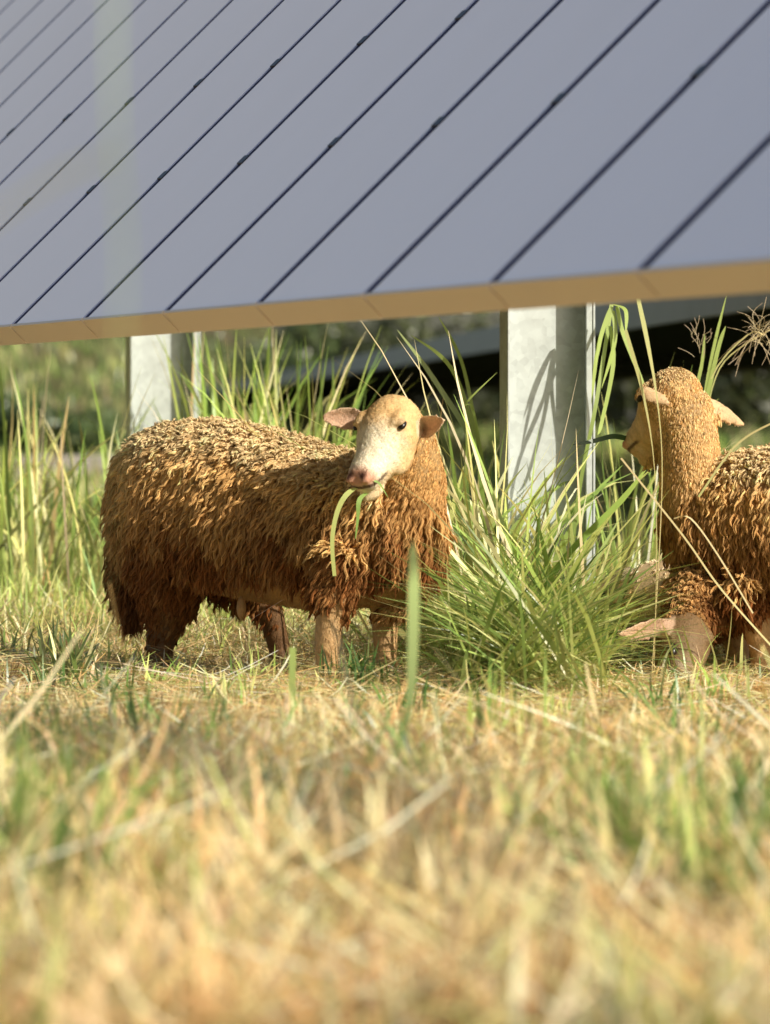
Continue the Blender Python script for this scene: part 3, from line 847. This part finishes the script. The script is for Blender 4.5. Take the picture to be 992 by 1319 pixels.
    hoof = sstep(.04, .03, zg)[:, None]; col = col*(1-hoof)+np.array((.05, .04, .03))*hoof
    col = col*(1+.12*noise3(V, .035, 8)+hm*.10*noise3(V, .014, 11))[:, None]
    root = empty(name, root_loc, label, 'sheep', group)
    V = V+Nn*((.0011*noise3(V, .022, 3)+.0007*noise3(V, .009, 6))*hm)[:, None]
    Vl = (V-root_loc).astype(np.float32); me.vertices.foreach_set('co', Vl.ravel()); me.update()
    c4 = np.ones((len(V), 4), np.float32); c4[:, :3] = np.clip(col, .003, .9)
    at = me.color_attributes.new('Col', 'FLOAT_COLOR', 'POINT'); at.data.foreach_set('color', c4.ravel())
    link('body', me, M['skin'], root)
    for c, s in eyes:
        if s not in spec.get('eyes', (-1, 1)): continue
        v, f = ball(c-root_loc-sd*s*.002-up*.002, tuple(q*spec.get('eyescale', 1) for q in (.009, .0078, .0145)), [sd, up, ax])
        e = bpy.data.meshes.new('eye'); e.from_pydata(v.tolist(), [], f); e.update(); e.polygons.foreach_set('use_smooth', np.ones(len(f), dtype=bool))
        link('eye', e, M['eye'], root)
    # ---- fleece
    nk = (who == keys.index('neck'))
    pos, nn, tri, bw = sample(V, Nn, T, wool*(1+1.8*nk)*(1+.6*sstep(.4, .9, Nn[:, 2])), nlock)
    if spec.get('nplush'):
        p2 = sample(V, Nn, T, wool*np.clip(nk+hm, 0, 1)*sstep(.9, .3, lenf), spec['nplush'])
        pos, nn, tri, bw = [np.concatenate([q, r]) for q, r in zip((pos, nn, tri, bw), p2)]
    lf = (lenf[tri]*bw).sum(1); wf = (wool[tri]*bw).sum(1)
    kk = who[tri[:, 0]]
    isneck = (kk == keys.index('neck')) | (kk == keys.index('head'))
    dn = np.array([0, 0, -1.]) - nn*(-nn[:, 2:3]); dnl = np.linalg.norm(dn, axis=1, keepdims=True); dn = dn/np.maximum(dnl, .25)
    back = np.array(spec['back'], float)
    top = sstep(.35, .85, nn[:, 2])
    nv = np.stack([noise3(pos, .11, 1), noise3(pos+3.1, .11, 4), noise3(pos-2.3, .11, 7)], 1)
    d = norm(dn*(1.0-.4*top)[:, None] + nn*(.30+.18*top)[:, None] + back*(.36+.15*top)[:, None] + .30*nv*(1+.6*top)[:, None] + rng.normal(0, .16, pos.shape)*(1+1.2*top)[:, None])
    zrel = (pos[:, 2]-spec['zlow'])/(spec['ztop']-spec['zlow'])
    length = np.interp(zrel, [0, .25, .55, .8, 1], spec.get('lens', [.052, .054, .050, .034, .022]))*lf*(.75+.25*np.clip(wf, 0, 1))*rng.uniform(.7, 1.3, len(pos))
    s = np.clip(sstep(.22, 1.05, zrel)*.62+top*.5+.14*noise3(pos, .16, 9)+.08*noise3(pos, .05, 10), 0, 1)  # paler back, darker flank: bleaching and dirt, plus flank shade put into colour
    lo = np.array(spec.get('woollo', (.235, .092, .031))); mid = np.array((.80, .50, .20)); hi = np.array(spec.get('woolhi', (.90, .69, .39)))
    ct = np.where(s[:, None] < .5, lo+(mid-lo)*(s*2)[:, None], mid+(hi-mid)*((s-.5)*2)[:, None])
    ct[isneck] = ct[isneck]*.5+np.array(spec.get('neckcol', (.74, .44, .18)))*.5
    ct *= rng.normal(1, .20, (len(ct), 1))
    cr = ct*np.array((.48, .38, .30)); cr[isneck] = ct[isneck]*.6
    if spec.get('nplush'): length[-spec['nplush']:] = np.clip(length[-spec['nplush']:], .008, .015)
    rk = spec.get('rootk')
    if rk: cr = ct*rk
    thick = np.clip(.0019+length*.040, .0017, .0037)*rng.uniform(.75, 1.2, len(pos))*(1-.3*top)
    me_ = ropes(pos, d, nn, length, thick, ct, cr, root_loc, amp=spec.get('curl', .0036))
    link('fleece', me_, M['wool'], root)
    # ---- short hair on face, ears, legs and belly
    hw = np.clip(1-wool, 0, 1)*(zg > .04)*(1-.9*(sstep(.9, .97, u)*hm))
    hw = hw*(1-.35*hm)
    hw = hw*np.clip(np.min([np.linalg.norm(V-c, axis=1) for c, s in eyes], 0)/.02-.55, 0.0, 1)
    pos, nn, tri, bw = sample(V, Nn, T, hw, nhair)
    cc = (col[tri]*bw[..., None]).sum(1)
    flow = np.where((who[tri[:, 0]] == keys.index('head'))[:, None], -ax[None], np.array([[0, 0, -1.]]))
    d = norm(flow-nn*np.sum(flow*nn, 1, keepdims=True)+nn*.22+rng.normal(0, .14, pos.shape))
    A = strands(pos, d, nn, rng.uniform(.004, .009, len(pos))*np.where(np.array([k.startswith('ear') for k in keys])[who[tri[:, 0]]], .55, .7), .002, 3, 3, .0009, np.clip(cc*1.06, 0, .9), cc*.95, curl=.0003, grav=.1, tilt=.08)
    link('short_hair', ribbons('short_hair', *A, origin=root_loc), M['hair'], root)
    return root, dict(h0=h0, ax=ax, up=up, sd=sd, HL=HL)


def head_rings(poll, nose, up, scale=1.0, drop=1.0):
    poll = np.array(poll); nose = np.array(nose); ax = nose-poll; L = np.linalg.norm(ax); ax = ax/L
    up = np.array(up, float); up = norm(up-ax*(up@ax))
    prof = [(-.10, .030, .032, -.022), (-.03, .052, .052, -.022), (.08, .062, .064, -.024), (.20, .068, .070, -.027), (.33, .069, .072, -.031), (.46, .061, .068, -.036),
            (.58, .051, .060, -.038), (.70, .044, .050, -.036), (.82, .041, .042, -.033), (.92, .038, .036, -.030), (.98, .031, .029, -.028), (1.0, .022, .020, -.027)]
    return [(poll+ax*L*t+up*o*scale, a*scale, b*scale) for t, a, b, o in prof]


def head_extras(poll, nose, up, scale=1.0):
    """brow ridges, cheeks and chin as closed lumps merged into the body surface"""
    poll = np.array(poll); nose = np.array(nose); ax = nose-poll; L = np.linalg.norm(ax); ax = ax/L
    up = np.array(up, float); up = norm(up-ax*(up@ax)); sd = np.cross(ax, up)
    A = [sd, up, ax]
    B = []
    for s in (-1, 1):
        B.append((poll+ax*L*.30+sd*s*.047*scale+up*.026*scale, (.014*scale, .007*scale, .026*scale), A))     # brow
        B.append((poll+ax*L*.315+sd*s*.061*scale+up*.018*scale, (.009*scale, .005*scale, .018*scale), A))     # upper lid
        B.append((poll+ax*L*.46+sd*s*.040*scale+up*-.060*scale, (.022*scale, .036*scale, .05*scale), A))   # cheek, jaw
        B.append((poll+ax*L*.985+sd*s*.019*scale+up*-.017*scale, (.012*scale, .011*scale, .013*scale), A))  # nostril wing
    B.append((poll+ax*L*.86+up*-.072*scale, (.028*scale, .022*scale, .038*scale), A))                      # chin
    return B


SHEEP = 'sheep grazing under the solar panels'


def ch(d0, pts):
    """chain rings from photograph pixels: (px, py, depth offset, half width, half height)"""
    return [(P(px, py, d0+o), a, b) for px, py, o, a, b in pts]


# --- the brown sheep in the middle
D1 = 13.4
poll1 = P(509, 522, D1-.28); nose1 = P(457, 611, D1-.425); up1 = (-.36, -.55, .75)
spec1 = dict(
    root=(P(360, 870, D1)[0], D1, 0.0), back=(-.80, .35, 0), belly_z=.272, zlow=.16, ztop=.60,
    parts={
        'torso': (ch(D1, [(172, 640, 0.337, .055, .075), (184, 638, 0.320, .105, .135), (215, 640, 0.269, .145, .172), (262, 648, 0.201, .163, .196), (310, 659, 0.133, .168, .200),
                          (365, 672, 0.065, .166, .194), (420, 685, -0.020, .160, .184), (470, 690, -0.105, .150, .166), (515, 695, -0.173, .122, .142), (540, 695, -0.207, .075, .095)]), (0, 0, 1)),
        'neck': (ch(D1, [(508, 705, -0.130, .115, .120), (524, 660, -0.160, .090, .100), (531, 612, -0.180, .074, .086), (527, 570, -0.195, .062, .074), (516, 545, -0.205, .050, .060)]), (0, -1, 0)),
        'head': (head_rings(poll1, nose1, up1), up1),
        'front0': (ch(D1, [(446, 715, -0.210, .058, .070), (434, 765, -0.230, .044, .048), (424, 800, -0.240, .031, .034), (421, 835, -0.240, .028, .030), (421, 860, -0.240, .024, .025), (419, 882, -0.250, .028, .030)]), (0, -1, 0)),
        'front1': (ch(D1, [(500, 725, -0.050, .055, .060), (497, 775, -0.050, .036, .040), (496, 815, -0.050, .029, .031), (497, 845, -0.050, .025, .026), (497, 872, -0.060, .028, .030)]), (0, -1, 0)),
        'hind0': (ch(D1, [(238, 630, 0.260, .060, .080), (228, 690, 0.205, .085, .112), (226, 745, 0.170, .070, .085), (215, 795, 0.190, .040, .046), (206, 830, 0.200, .029, .033), (207, 860, 0.180, .026, .027), (209, 884, 0.170, .030, .032)]), (-1, 0, 0)),
        'hind1': (ch(D1, [(262, 700, 0.380, .070, .08), (315, 750, 0.380, .045, .05), (350, 795, 0.420, .029, .031), (360, 835, 0.430, .024, .026), (362, 866, 0.420, .026, .028)]), (-1, 0, 0)),
        'tail': (ch(D1, [(205, 600, 0.300, .030, .03), (168, 665, 0.340, .036, .03), (166, 735, 0.370, .032, .028), (176, 785, 0.350, .014, .014)]), (-1, 0, 0)),
    },
    ears=[dict(base=P(470, 540, D1-.23), tip=P(415, 537, D1-.24), nrm=(.38, -.85, -.02), width=.058, cup=.36),
          dict(base=P(537, 556, D1-.30), tip=P(566, 541, D1-.365), nrm=(-.75, -.55, -.05), width=.056, cup=.38)],
    balls=head_extras(poll1, nose1, up1) + [(P(311, 783, D1-.0), (.012, .013, .028), None)],
    head=dict(poll=poll1, nose=nose1, up=up1, eye=(.34, .062, .012)), nplush=8000,
    necklen=[1.0, .42, .24, .2],
)
s1, f1 = build_sheep('sheep', 'woolly brown sheep facing the camera with grass hanging from its mouth', spec1, SHEEP, voxel=.0045, nlock=26000, nhair=26000)

# --- the sheep at right, seen from behind, looking away
D2 = 13.5
poll2 = P(872, 487, D2+.02); nose2 = P(808, 566, D2+.14); up2 = (-.45, .35, .80)
spec2 = dict(
    root=(P(1060, 870, D2)[0], D2, 0.0), back=(.9, -.2, 0), zlow=.14, ztop=.56, belly_z=.20,
    parts={
        'torso': (ch(D2, [(884, 690, .06, .06, .085), (900, 690, .05, .105, .145), (945, 686, .02, .140, .180), (1010, 682, -.03, .155, .190), (1090, 680, -.09, .165, .195),
                          (1170, 676, -.15, .165, .195), (1240, 672, -.20, .150, .180), (1290, 672, -.24, .10, .13), (1310, 672, -.25, .05, .07)]), (0, 0, 1)),
        'neck': (ch(D2, [(915, 680, .03, .115, .120), (897, 635, .03, .085, .095), (888, 590, .03, .072, .080), (884, 545, .03, .067, .074), (880, 512, .03, .058, .062)]), (0, -1, 0)),
        'head': (head_rings(poll2, nose2, up2), up2),
        'front0': (ch(D2, [(955, 745, -.10, .055, .06), (975, 800, -.10, .036, .04), (982, 840, -.10, .028, .03), (984, 880, -.11, .028, .03)]), (0, -1, 0)),
        'front1': (ch(D2, [(930, 745, .10, .055, .06), (945, 800, .10, .036, .04), (950, 840, .10, .028, .03), (950, 880, .10, .028, .03)]), (0, -1, 0)),
        'hind0': (ch(D2, [(1240, 700, -.30, .09, .11), (1250, 770, -.30, .06, .07), (1268, 810, -.30, .034, .036), (1262, 850, -.30, .026, .028), (1258, 880, -.30, .03, .03)]), (1, 0, 0)),
        'hind1': (ch(D2, [(1250, 700, -.10, .09, .11), (1262, 770, -.10, .06, .07), (1282, 810, -.10, .034, .036), (1276, 850, -.10, .026, .028), (1272, 880, -.10, .03, .03)]), (1, 0, 0)),
    },
    ears=[dict(base=P(828, 504, D2-.03), tip=P(861, 526, D2-.085), nrm=(-.25, .6, -.75), width=.062, cup=.20),
          dict(base=P(905, 516, D2+.05), tip=P(956, 552, D2+.07), nrm=(-.45, .75, -.5), width=.056, cup=.16)],
    balls=head_extras(poll2, nose2, up2),
    head=dict(poll=poll2, nose=nose2, up=up2, eye=(.34, .062, .012)),
    blaze=.35, earout=(.68, .47, .26), tan=(.68, .43, .19), necklen=[.75, .40, .28, .2], lens=[.05, .05, .044, .030, .022], headwool=.42, nplush=12000, neckcol=(.84, .57, .29),
)
s2, f2 = build_sheep('sheep', 'tan sheep at right with head raised, seen from behind, looking away', spec2, SHEEP, voxel=.0055, nlock=21000, nhair=9000)

# --- the sheep grazing below it
D3 = 13.72
poll3 = P(882, 797, D3-.42); nose3 = P(884, 880, D3-.56); up3 = (.22, -.70, .66)
spec3 = dict(
    root=(P(1040, 870, D3)[0], D3+.2, 0.0), back=(.9, .2, 0), zlow=.10, ztop=.5, belly_z=.18,
    parts={
        'torso': (ch(D3, [(960, 705, .02, .06, .08), (975, 702, .05, .11, .14), (1020, 695, .10, .145, .175), (1090, 690, .18, .16, .185), (1170, 688, .26, .16, .185),
                          (1240, 690, .33, .14, .165), (1280, 690, .37, .07, .09)]), (0, 0, 1)),
        'neck': (ch(D3, [(975, 715, .0, .115, .125), (935, 745, -.10, .098, .105), (905, 770, -.24, .082, .088), (886, 796, -.33, .064, .066), (880, 812, -.38, .05, .05)]), (-.4, -.4, 1)),
        'head': (head_rings(poll3, nose3, up3, .95), up3),
        'front0': (ch(D3, [(985, 760, .0, .055, .06), (980, 810, .0, .036, .04), (978, 845, .0, .028, .03), (976, 880, .0, .028, .03)]), (0, -1, 0)),
        'front1': (ch(D3, [(1010, 760, .2, .055, .06), (1012, 810, .2, .036, .04), (1012, 845, .2, .028, .03), (1012, 880, .2, .028, .03)]), (0, -1, 0)),
        'hind0': (ch(D3, [(1225, 720, .25, .085, .10), (1235, 780, .25, .055, .06), (1250, 815, .25, .034, .036), (1245, 850, .25, .026, .028), (1242, 882, .25, .03, .03)]), (1, 0, 0)),
        'hind1': (ch(D3, [(1235, 720, .42, .085, .10), (1245, 780, .42, .055, .06), (1260, 815, .42, .034, .036), (1255, 850, .42, .026, .028), (1252, 882, .42, .03, .03)]), (1, 0, 0)),
    },
    ears=[dict(base=P(862, 806, D3-.46), tip=P(806, 822, D3-.62), nrm=(.05, -.85, -.3), width=.062, cup=.18),
          dict(base=P(908, 815, D3-.36), tip=P(938, 806, D3-.26), nrm=(.3, -.6, -.6), width=.056, cup=.15)],
    balls=head_extras(poll3, nose3, up3, .95),
    head=dict(poll=poll3, nose=nose3, up=up3, eye=(.57, .036, .014)),
    blaze=.05, headwool=.12, nplush=3000, earout=(.56, .38, .25), tan=(.19, .115, .052), eyes=(1,), eyescale=1.3, neckcol=(.30, .13, .045), lens=[.04, .04, .036, .026, .02], necklen=[.9, .8, .7, .4], curl=.007, woollo=(.25, .115, .045),  # dark face tan: the head's shadow put into its colour
)
s3, f3 = build_sheep('sheep', 'brown sheep with painted-in shade on its face, head down in the grass below the raised head', spec3, SHEEP, voxel=.006, nlock=9000, nhair=5000)

# --- a pale one lying in the grass behind
D4 = 14.25
poll4 = P(800, 748, D4+.30); nose4 = P(762, 800, D4+.36); up4 = (-.6, .1, .78)
spec4 = dict(
    root=(P(860, 850, D4)[0], D4+.1, 0.0), back=(.8, -.3, 0), zlow=-.02, ztop=.26, belly_z=-.5,
    parts={
        'torso': (ch(D4, [(820, 790, .10, .06, .07), (832, 785, .09, .10, .11), (865, 782, .07, .12, .125), (910, 782, .04, .125, .13), (950, 786, .01, .11, .115), (975, 790, -.01, .06, .07)]), (0, 0, 1)),
        'neck': (ch(D4, [(835, 785, .12, .08, .085), (820, 768, .19, .062, .068), (806, 756, .26, .05, .055)]), (0, -1, .2)),
        'head': (head_rings(poll4, nose4, up4, .78), up4),
        'front0': (ch(D4, [(840, 840, .05, .035, .04), (822, 862, .05, .028, .03), (800, 868, .05, .022, .022)]), (0, 0, 1)),
        'front1': (ch(D4, [(845, 838, .17, .035, .04), (828, 858, .19, .028, .03), (808, 862, .2, .022, .022)]), (0, 0, 1)),
        'hind0': (ch(D4, [(950, 820, -.05, .06, .07), (925, 850, -.10, .04, .04), (890, 866, -.10, .024, .024)]), (0, 0, 1)),
    },
    ears=[dict(base=P(812, 752, D4+.24), tip=P(834, 764, D4+.18), nrm=(0, .5, -.8), width=.04, cup=.15, thick=.012),
          dict(base=P(790, 746, D4+.34), tip=P(778, 752, D4+.42), nrm=(0, .5, -.8), width=.04, cup=.15, thick=.012)],
    balls=head_extras(poll4, nose4, up4, .78),
    head=dict(poll=poll4, nose=nose4, up=up4, eye=(.34, .048, .008)),
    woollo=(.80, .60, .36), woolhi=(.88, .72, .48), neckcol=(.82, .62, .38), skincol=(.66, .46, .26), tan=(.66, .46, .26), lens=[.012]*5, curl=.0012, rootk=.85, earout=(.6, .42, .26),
)
s4, f4 = build_sheep('sheep', 'pale cream lamb mostly hidden in the grass behind the grazing sheep', spec4, SHEEP, voxel=.006, nlock=2500, nhair=6000)

# grass in the mouths, a straw on the flank
mo = f1['h0']+f1['ax']*f1['HL']*.93+f1['up']*(-.048)
mz = mo[1]-.03
plant('grass_mouthful', 'bent green blades hanging from the mouth of the brown sheep', 'grass blades',
      [path_ribbon([mo+np.array([.01, .02, .0]), P(452, 632, mz), P(436, 655, mz-.01), P(428, 695, mz-.01), P(431, 742, mz)], .012, (.42, .46, .16), (.40, .46, .16), wp=([0, .3, 1], [.5, 1, .7])),
       path_ribbon([mo+np.array([.02, .02, -.01]), P(464, 642, mz), P(461, 668, mz), P(458, 694, mz)], .011, (.18, .32, .07), (.28, .40, .12), wp=([0, .4, 1], [.7, 1, .15])),
       path_ribbon([mo+np.array([.03, .0, 0]), P(478, 620, mz), P(488, 622, mz), P(500, 641, mz)], .006, (.22, .36, .10), (.3, .42, .14))])
mo2 = P(812, 566, D2+.10)
plant('grass_mouthful', 'dark green blade sticking out of the mouth of the right sheep', 'grass blade',
      [path_ribbon([mo2, P(790, 562, D2+.10), P(765, 568, D2+.08), P(738, 573, D2+.06)], .013, (.03, .06, .025), (.05, .10, .03), side=(0, .3, 1))])
plant('straw', 'thin curled straw caught in the flank wool of the brown sheep', 'straw',
      [path_ribbon([P(367, 719, D1-.15), P(390, 726, D1-.17), P(408, 722, D1-.19), P(418, 710, D1-.205)], .0035, (.7, .52, .3), (.66, .5, .3), side=(0, 0, 1), wp=FLAT)], 'straw')


# ------------------------------------------------------------------ solar panels
def box(c, h, ax=None):
    c = np.array(c, float); h = np.array(h, float)
    v = np.array([[x, y, z] for z in (-1, 1) for y in (-1, 1) for x in (-1, 1)], float)*h
    if ax is not None: v = v @ np.array(ax)
    f = [[0, 2, 3, 1], [4, 5, 7, 6], [0, 1, 5, 4], [2, 6, 7, 3], [0, 4, 6, 2], [1, 3, 7, 5]]
    return v+c, f


def boxes(name, L, bevel=0.0):
    V = []; F = []; o = 0
    for v, f in L:
        V.append(v); F += [[i+o for i in q] for q in f]; o += len(v)
    me = bpy.data.meshes.new(name); me.from_pydata(np.concatenate(V).tolist(), [], F); me.update()
    import bmesh
    bm = bmesh.new(); bm.from_mesh(me)
    if bevel: bmesh.ops.bevel(bm, geom=bm.edges[:], offset=bevel, segments=2, affect='EDGES', profile=.6)
    bmesh.ops.recalc_face_normals(bm, faces=bm.faces)
    bm.to_mesh(me); bm.free()
    return me


K = 0.74
Z0 = 18.1*K                       # distance of the joint at photograph pixel 17,418
PITCH = 1.115*K                   # joint spacing along the row
TILT = R(44.5)
A0 = P(17, 418, Z0)               # point on the lower glass edge
ROWANG = math.atan2(.9685, -.2491)
row = empty('solar_panel_row', A0, 'long row of tilted framed solar panels hanging over the sheep', 'solar panels', rz=ROWANG)
# local frame of the row: X along the row (away), -Y across towards the up-slope side
up_l = np.array([0., -cos(TILT), sin(TILT)]); x_l = np.array([1., 0, 0]); n_l = np.array([0., sin(TILT), cos(TILT)])
AX = [x_l, up_l, n_l]
LEN = 2.75


def loc3(x, s, h): return x_l*x+up_l*s+n_l*h


FW = .031                         # visible width of dark edge strip on each side of a joint
hw_ = PITCH/2
def module_parts(root, x):
    mod = bpy.data.objects.new('solar_module', module_parts.glass); COL.objects.link(mod); mod.parent = root; mod.location = (x, 0, 0)
    for nm, me in (('edge_strip', module_parts.strip), ('frame', module_parts.frame), ('backsheet', module_parts.back), ('clamp', module_parts.clampm), ('clamp', module_parts.clampm)):
        c = bpy.data.objects.new(nm, me); COL.objects.link(c); c.parent = mod
        if nm == 'clamp':
            sl = [.67*K, 1.18*K][module_parts.flip]; module_parts.flip = 1-module_parts.flip; c.location = loc3(hw_, sl, -.0035)
    return mod


gm = boxes('glass', [box(loc3(0, LEN/2, -.004), (hw_-FW, LEN/2-.002, .004), AX)]); gm.materials.append(M['glass'])
sm_ = boxes('edge_strip', [box(loc3(s*(hw_-FW/2-.003), LEN/2, -.007), (FW/2-.005, LEN/2-.003, .004), AX) for s in (-1, 1)]); sm_.materials.append(M['gapframe'])
fm = boxes('frame', [box(loc3(0, -.004, -.026), (hw_-.007, .004, .028), AX), box(loc3(0, LEN+.004, -.026), (hw_-.007, .004, .028), AX)] +
           [box(loc3(s*(hw_-.008), LEN/2, -.035), (.006, LEN/2-.003, .019), AX) for s in (-1, 1)]); fm.materials.append(M['panelframe'])
bm_ = boxes('backsheet', [box(loc3(0, LEN/2, -.016), (hw_-.016, LEN/2-.004, .004), AX)]); bm_.materials.append(M['dark'])
cm = boxes('clamp', [box((0, 0, 0), (.026, .013, .006), AX)], .002); cm.materials.append(M['clamp'])
module_parts.glass, module_parts.strip, module_parts.frame, module_parts.back, module_parts.clampm = gm, sm_, fm, bm_, cm
module_parts.flip = 0
# joints lie at multiples of PITCH from the root; positive X is away from the camera
for k in range(-10, 22):
    module_parts(row, (k+.5)*PITCH)
# torque tube and purlins under the modules
SM = 1.84
tube = loft([(loc3(-10*PITCH+.05, SM, -.17), .065, .065), (loc3(22*PITCH-.05, SM, -.17), .065, .065)], (0, 0, 1), 20)
tm = bpy.data.meshes.new('torque_tube'); tm.from_pydata(tube[0].tolist(), [], tube[1]); tm.update(); tm.polygons.foreach_set('use_smooth', np.ones(len(tube[1]), dtype=bool))
link('torque_tube', tm, M['steel'], row)
link('purlin', boxes('purlin', [box(loc3(k*PITCH, 1.35, -.078), (.02, 1.3, .016), AX) for k in range(-9, 22)]), M['steel'], row)

# posts: C-section columns, opening towards the camera
rvec = np.array([cos(ROWANG), sin(ROWANG), 0]); avec = np.array([rvec[1], -rvec[0], 0])   # avec points to the up-slope side
TUBEZ = A0[2]+SM*sin(TILT)-.17*cos(TILT)-.07


def post(px, d, label, w=.226, fl=.078):
    c = P(px, 700, d); c[2] = 0
    o = empty('steel_post', c, label, 'steel post', 'steel posts carrying the solar panels')
    q = (c-A0)@avec; H = float(A0[2]+q*math.tan(TILT)-.26); t = .0055
    A = [avec, -rvec, np.array([0, 0, 1.])]
    hz = (H+.3)/2; z = hz-.3
    link('web', boxes('web', [box(np.array([0, 0, z]), (w/2-.006, t/2, hz), A)], .001), M['steel'], o)
    for s in (-1, 1):
        fr = boxes('flange', [box(avec*s*(w/2-t/2)-rvec*(fl/2-t/2) + np.array([0, 0, z]), (t/2, fl/2, hz-.001), A),
                              box(avec*s*(w/2-t-.0085)-rvec*(fl-t*1.5) + np.array([0, 0, z]), (.008, t/2, hz-.002), A)] if s > 0 else
                   [box(avec*s*(w/2-t/2)-rvec*(fl/2-t/2) + np.array([0, 0, z]), (t/2, fl/2, hz-.001), A)], .001)
        f = link('flange', fr, M['steel'], o)
    link('bearing', boxes('bearing', [box(np.array([0, 0, H+.03]), (.11, .05, .05), A)], .006), M['steel'], o)
    return o


post(700, 14.55, 'galvanised steel post in the tall grass between the two standing sheep')
post(207, 18.5, 'blurred galvanised steel post behind the rump of the brown sheep')

# second array far behind: a nearly flat table seen from below
R2 = np.array([-.06, .9982, 0]); e0 = P(640, 436, 36.0)
r2 = empty('solar_panel_row', e0, 'distant flat solar table, dark underneath, behind the near post', 'solar panels', rz=math.atan2(R2[1], R2[0]))
P2 = 2.4
tb = boxes('solar_module', [box((0, -2.35, .03), (P2/2-.01, 2.33, .02))]); tb.materials.append(M['dark'])
tf = boxes('fascia', [box((0, 0, .0), (P2/2-.005, .015, .075))], .004); tf.materials.append(M['fascia'])
for k in range(-7, 34):
    a = bpy.data.objects.new('solar_module', tb); COL.objects.link(a); a.parent = r2; a.location = (k*P2, 0, 0)
    b = bpy.data.objects.new('frame', tf); COL.objects.link(b); b.parent = a
link('torque_tube', boxes('torque_tube', [box((13.5*P2, -2.3, -.07), (20*P2, .07, .06))]), M['dark'], r2)
for x in (26, 46, 66):
    q = e0+R2*x+np.array([R2[1], -R2[0], 0])*2.3
    g = float(ground(q[0], q[1]))
    o = link('steel_post', boxes('steel_post', [box((0, 0, (e0[2]-.12-g)/2), (.07, .004, (e0[2]-.12-g)/2)), box((-.068, .03, (e0[2]-.12-g)/2), (.003, .03, (e0[2]-.125-g)/2)), box((.068, .03, (e0[2]-.12-g)/2), (.003, .03, (e0[2]-.125-g)/2))]), M['dark'])
    o.location = (q[0], q[1], g); tag(o, 'dark post standing under the distant flat solar table', 'steel post', 'posts under the distant table')

# weathered timber at left
c = P(150, 600, 38.0); gz = float(ground(c[0], c[1]))
bmz = c[2]-gz
o = empty('timber_rail', (c[0], c[1], gz), 'low weathered timber rail in the grass left of the brown sheep', 'timber rail', rz=.06)
link('rail', boxes('rail', [box((0, 0, bmz), (.66, .03, .068))], .008), M['timber'], o)
for s in (-.5, .5):
    link('leg', boxes('leg', [box((s, .065, bmz/2), (.04, .033, bmz/2))], .006), M['timber'], o)


# ------------------------------------------------------------------ shrubs and trees beyond
def shrub(name, label, cat, loc, w, h, n, cols, group, leaf=.07, trunk=.25, tree=False):
    x, y = loc; z = float(ground(x, y))
    o = empty(name, (x, y, z), label, cat, group)
    nl = 14
    cen = np.stack([rng.normal(0, .33*w, nl), rng.normal(0, .33*w, nl), (h*trunk if tree else 0)+(h*(1-(trunk if tree else 0)))*rng.uniform(.15, .85, nl)], 1)
    rad = rng.uniform(.18, .36, nl)*min(w, h)
    k = rng.integers(0, nl, n); dirs = norm(rng.normal(0, 1, (n, 3))); rr = rad[k]*rng.uniform(.55, 1.05, n)
    p = cen[k]+dirs*rr[:, None]; p[:, 2] = np.maximum(p[:, 2], .05)
    a = norm(rng.normal(0, 1, (n, 3))); b = norm(np.cross(a, dirs)+1e-6)
    s = rng.uniform(.6, 1.3, n)[:, None]*leaf
    V = np.stack([p-a*s, p-b*s*.45, p+a*s, p+b*s*.45], 1).reshape(-1, 3)
    F = np.arange(n*4).reshape(n, 4)
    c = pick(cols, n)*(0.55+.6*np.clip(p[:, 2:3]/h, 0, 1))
    link('crown', quads_mesh('crown', V, F, np.repeat(c, 4, 0), smooth=False), M['leaf'], o)
    L = []
    for i in range(0, nl, 2 if tree else 3):
        q = cen[i]; base = np.array([0, 0, -.1]); m = q*.45+np.array([0, 0, .1*h])
        L.append(loft([(base, .035*w*.5, .035*w*.5), (m, .022*w*.5, .022*w*.5), (q, .008*w*.5, .008*w*.5)], (0, 1, .01), 8))
    V = []; F = []; off = 0
    for v, f in L: V.append(v); F += [[t+off for t in q] for q in f]; off += len(v)
    me = bpy.data.meshes.new('trunk'); me.from_pydata(np.concatenate(V).tolist(), [], F); me.update()
    link('trunk', me, M['bark'], o)


DK = [(.055, .07, .022), (.045, .055, .02), (.07, .08, .028)]  # shrubs added to make the view under the distant table dark
SG = 'dark shrubs added to fill the shade under and beyond the distant table'
for px, d, w_, h_, lb in ((500, 104, 3.2, 2.2, 'added dark shrub filling the shade beyond the head of the brown sheep'),
                          (610, 112, 3.4, 2.5, 'added dark shrub filling the shade left of the near steel post'),
                          (820, 108, 3.2, 2.4, 'added dark shrub filling the shade behind the raised sheep head'),
                          (895, 92, 2.4, 2.2, 'added dark shrub beside the pale sunlit gap at far right'),
                          (730, 118, 3.4, 2.4, 'added dark shrub filling the shade right behind the near steel post')):
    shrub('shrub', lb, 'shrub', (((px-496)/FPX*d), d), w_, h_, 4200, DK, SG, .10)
LGc = [(.07, .11, .03), (.055, .09, .03), (.10, .13, .04)]
for px, d, w_, h_, lb in ((28, 70, .8, .8, 'dark green bush at the far left edge below the panels'),
                          (112, 62, .7, .7, 'small green bush on the slope left of the far steel post'),
                          (350, 95, 1.6, 1.6, 'green bush far behind the back of the brown sheep')):
    shrub('bush', lb, 'bush', (((px-496)/FPX*d), d), w_, h_, 2600, LGc, 'bushes on the far slope', .06)
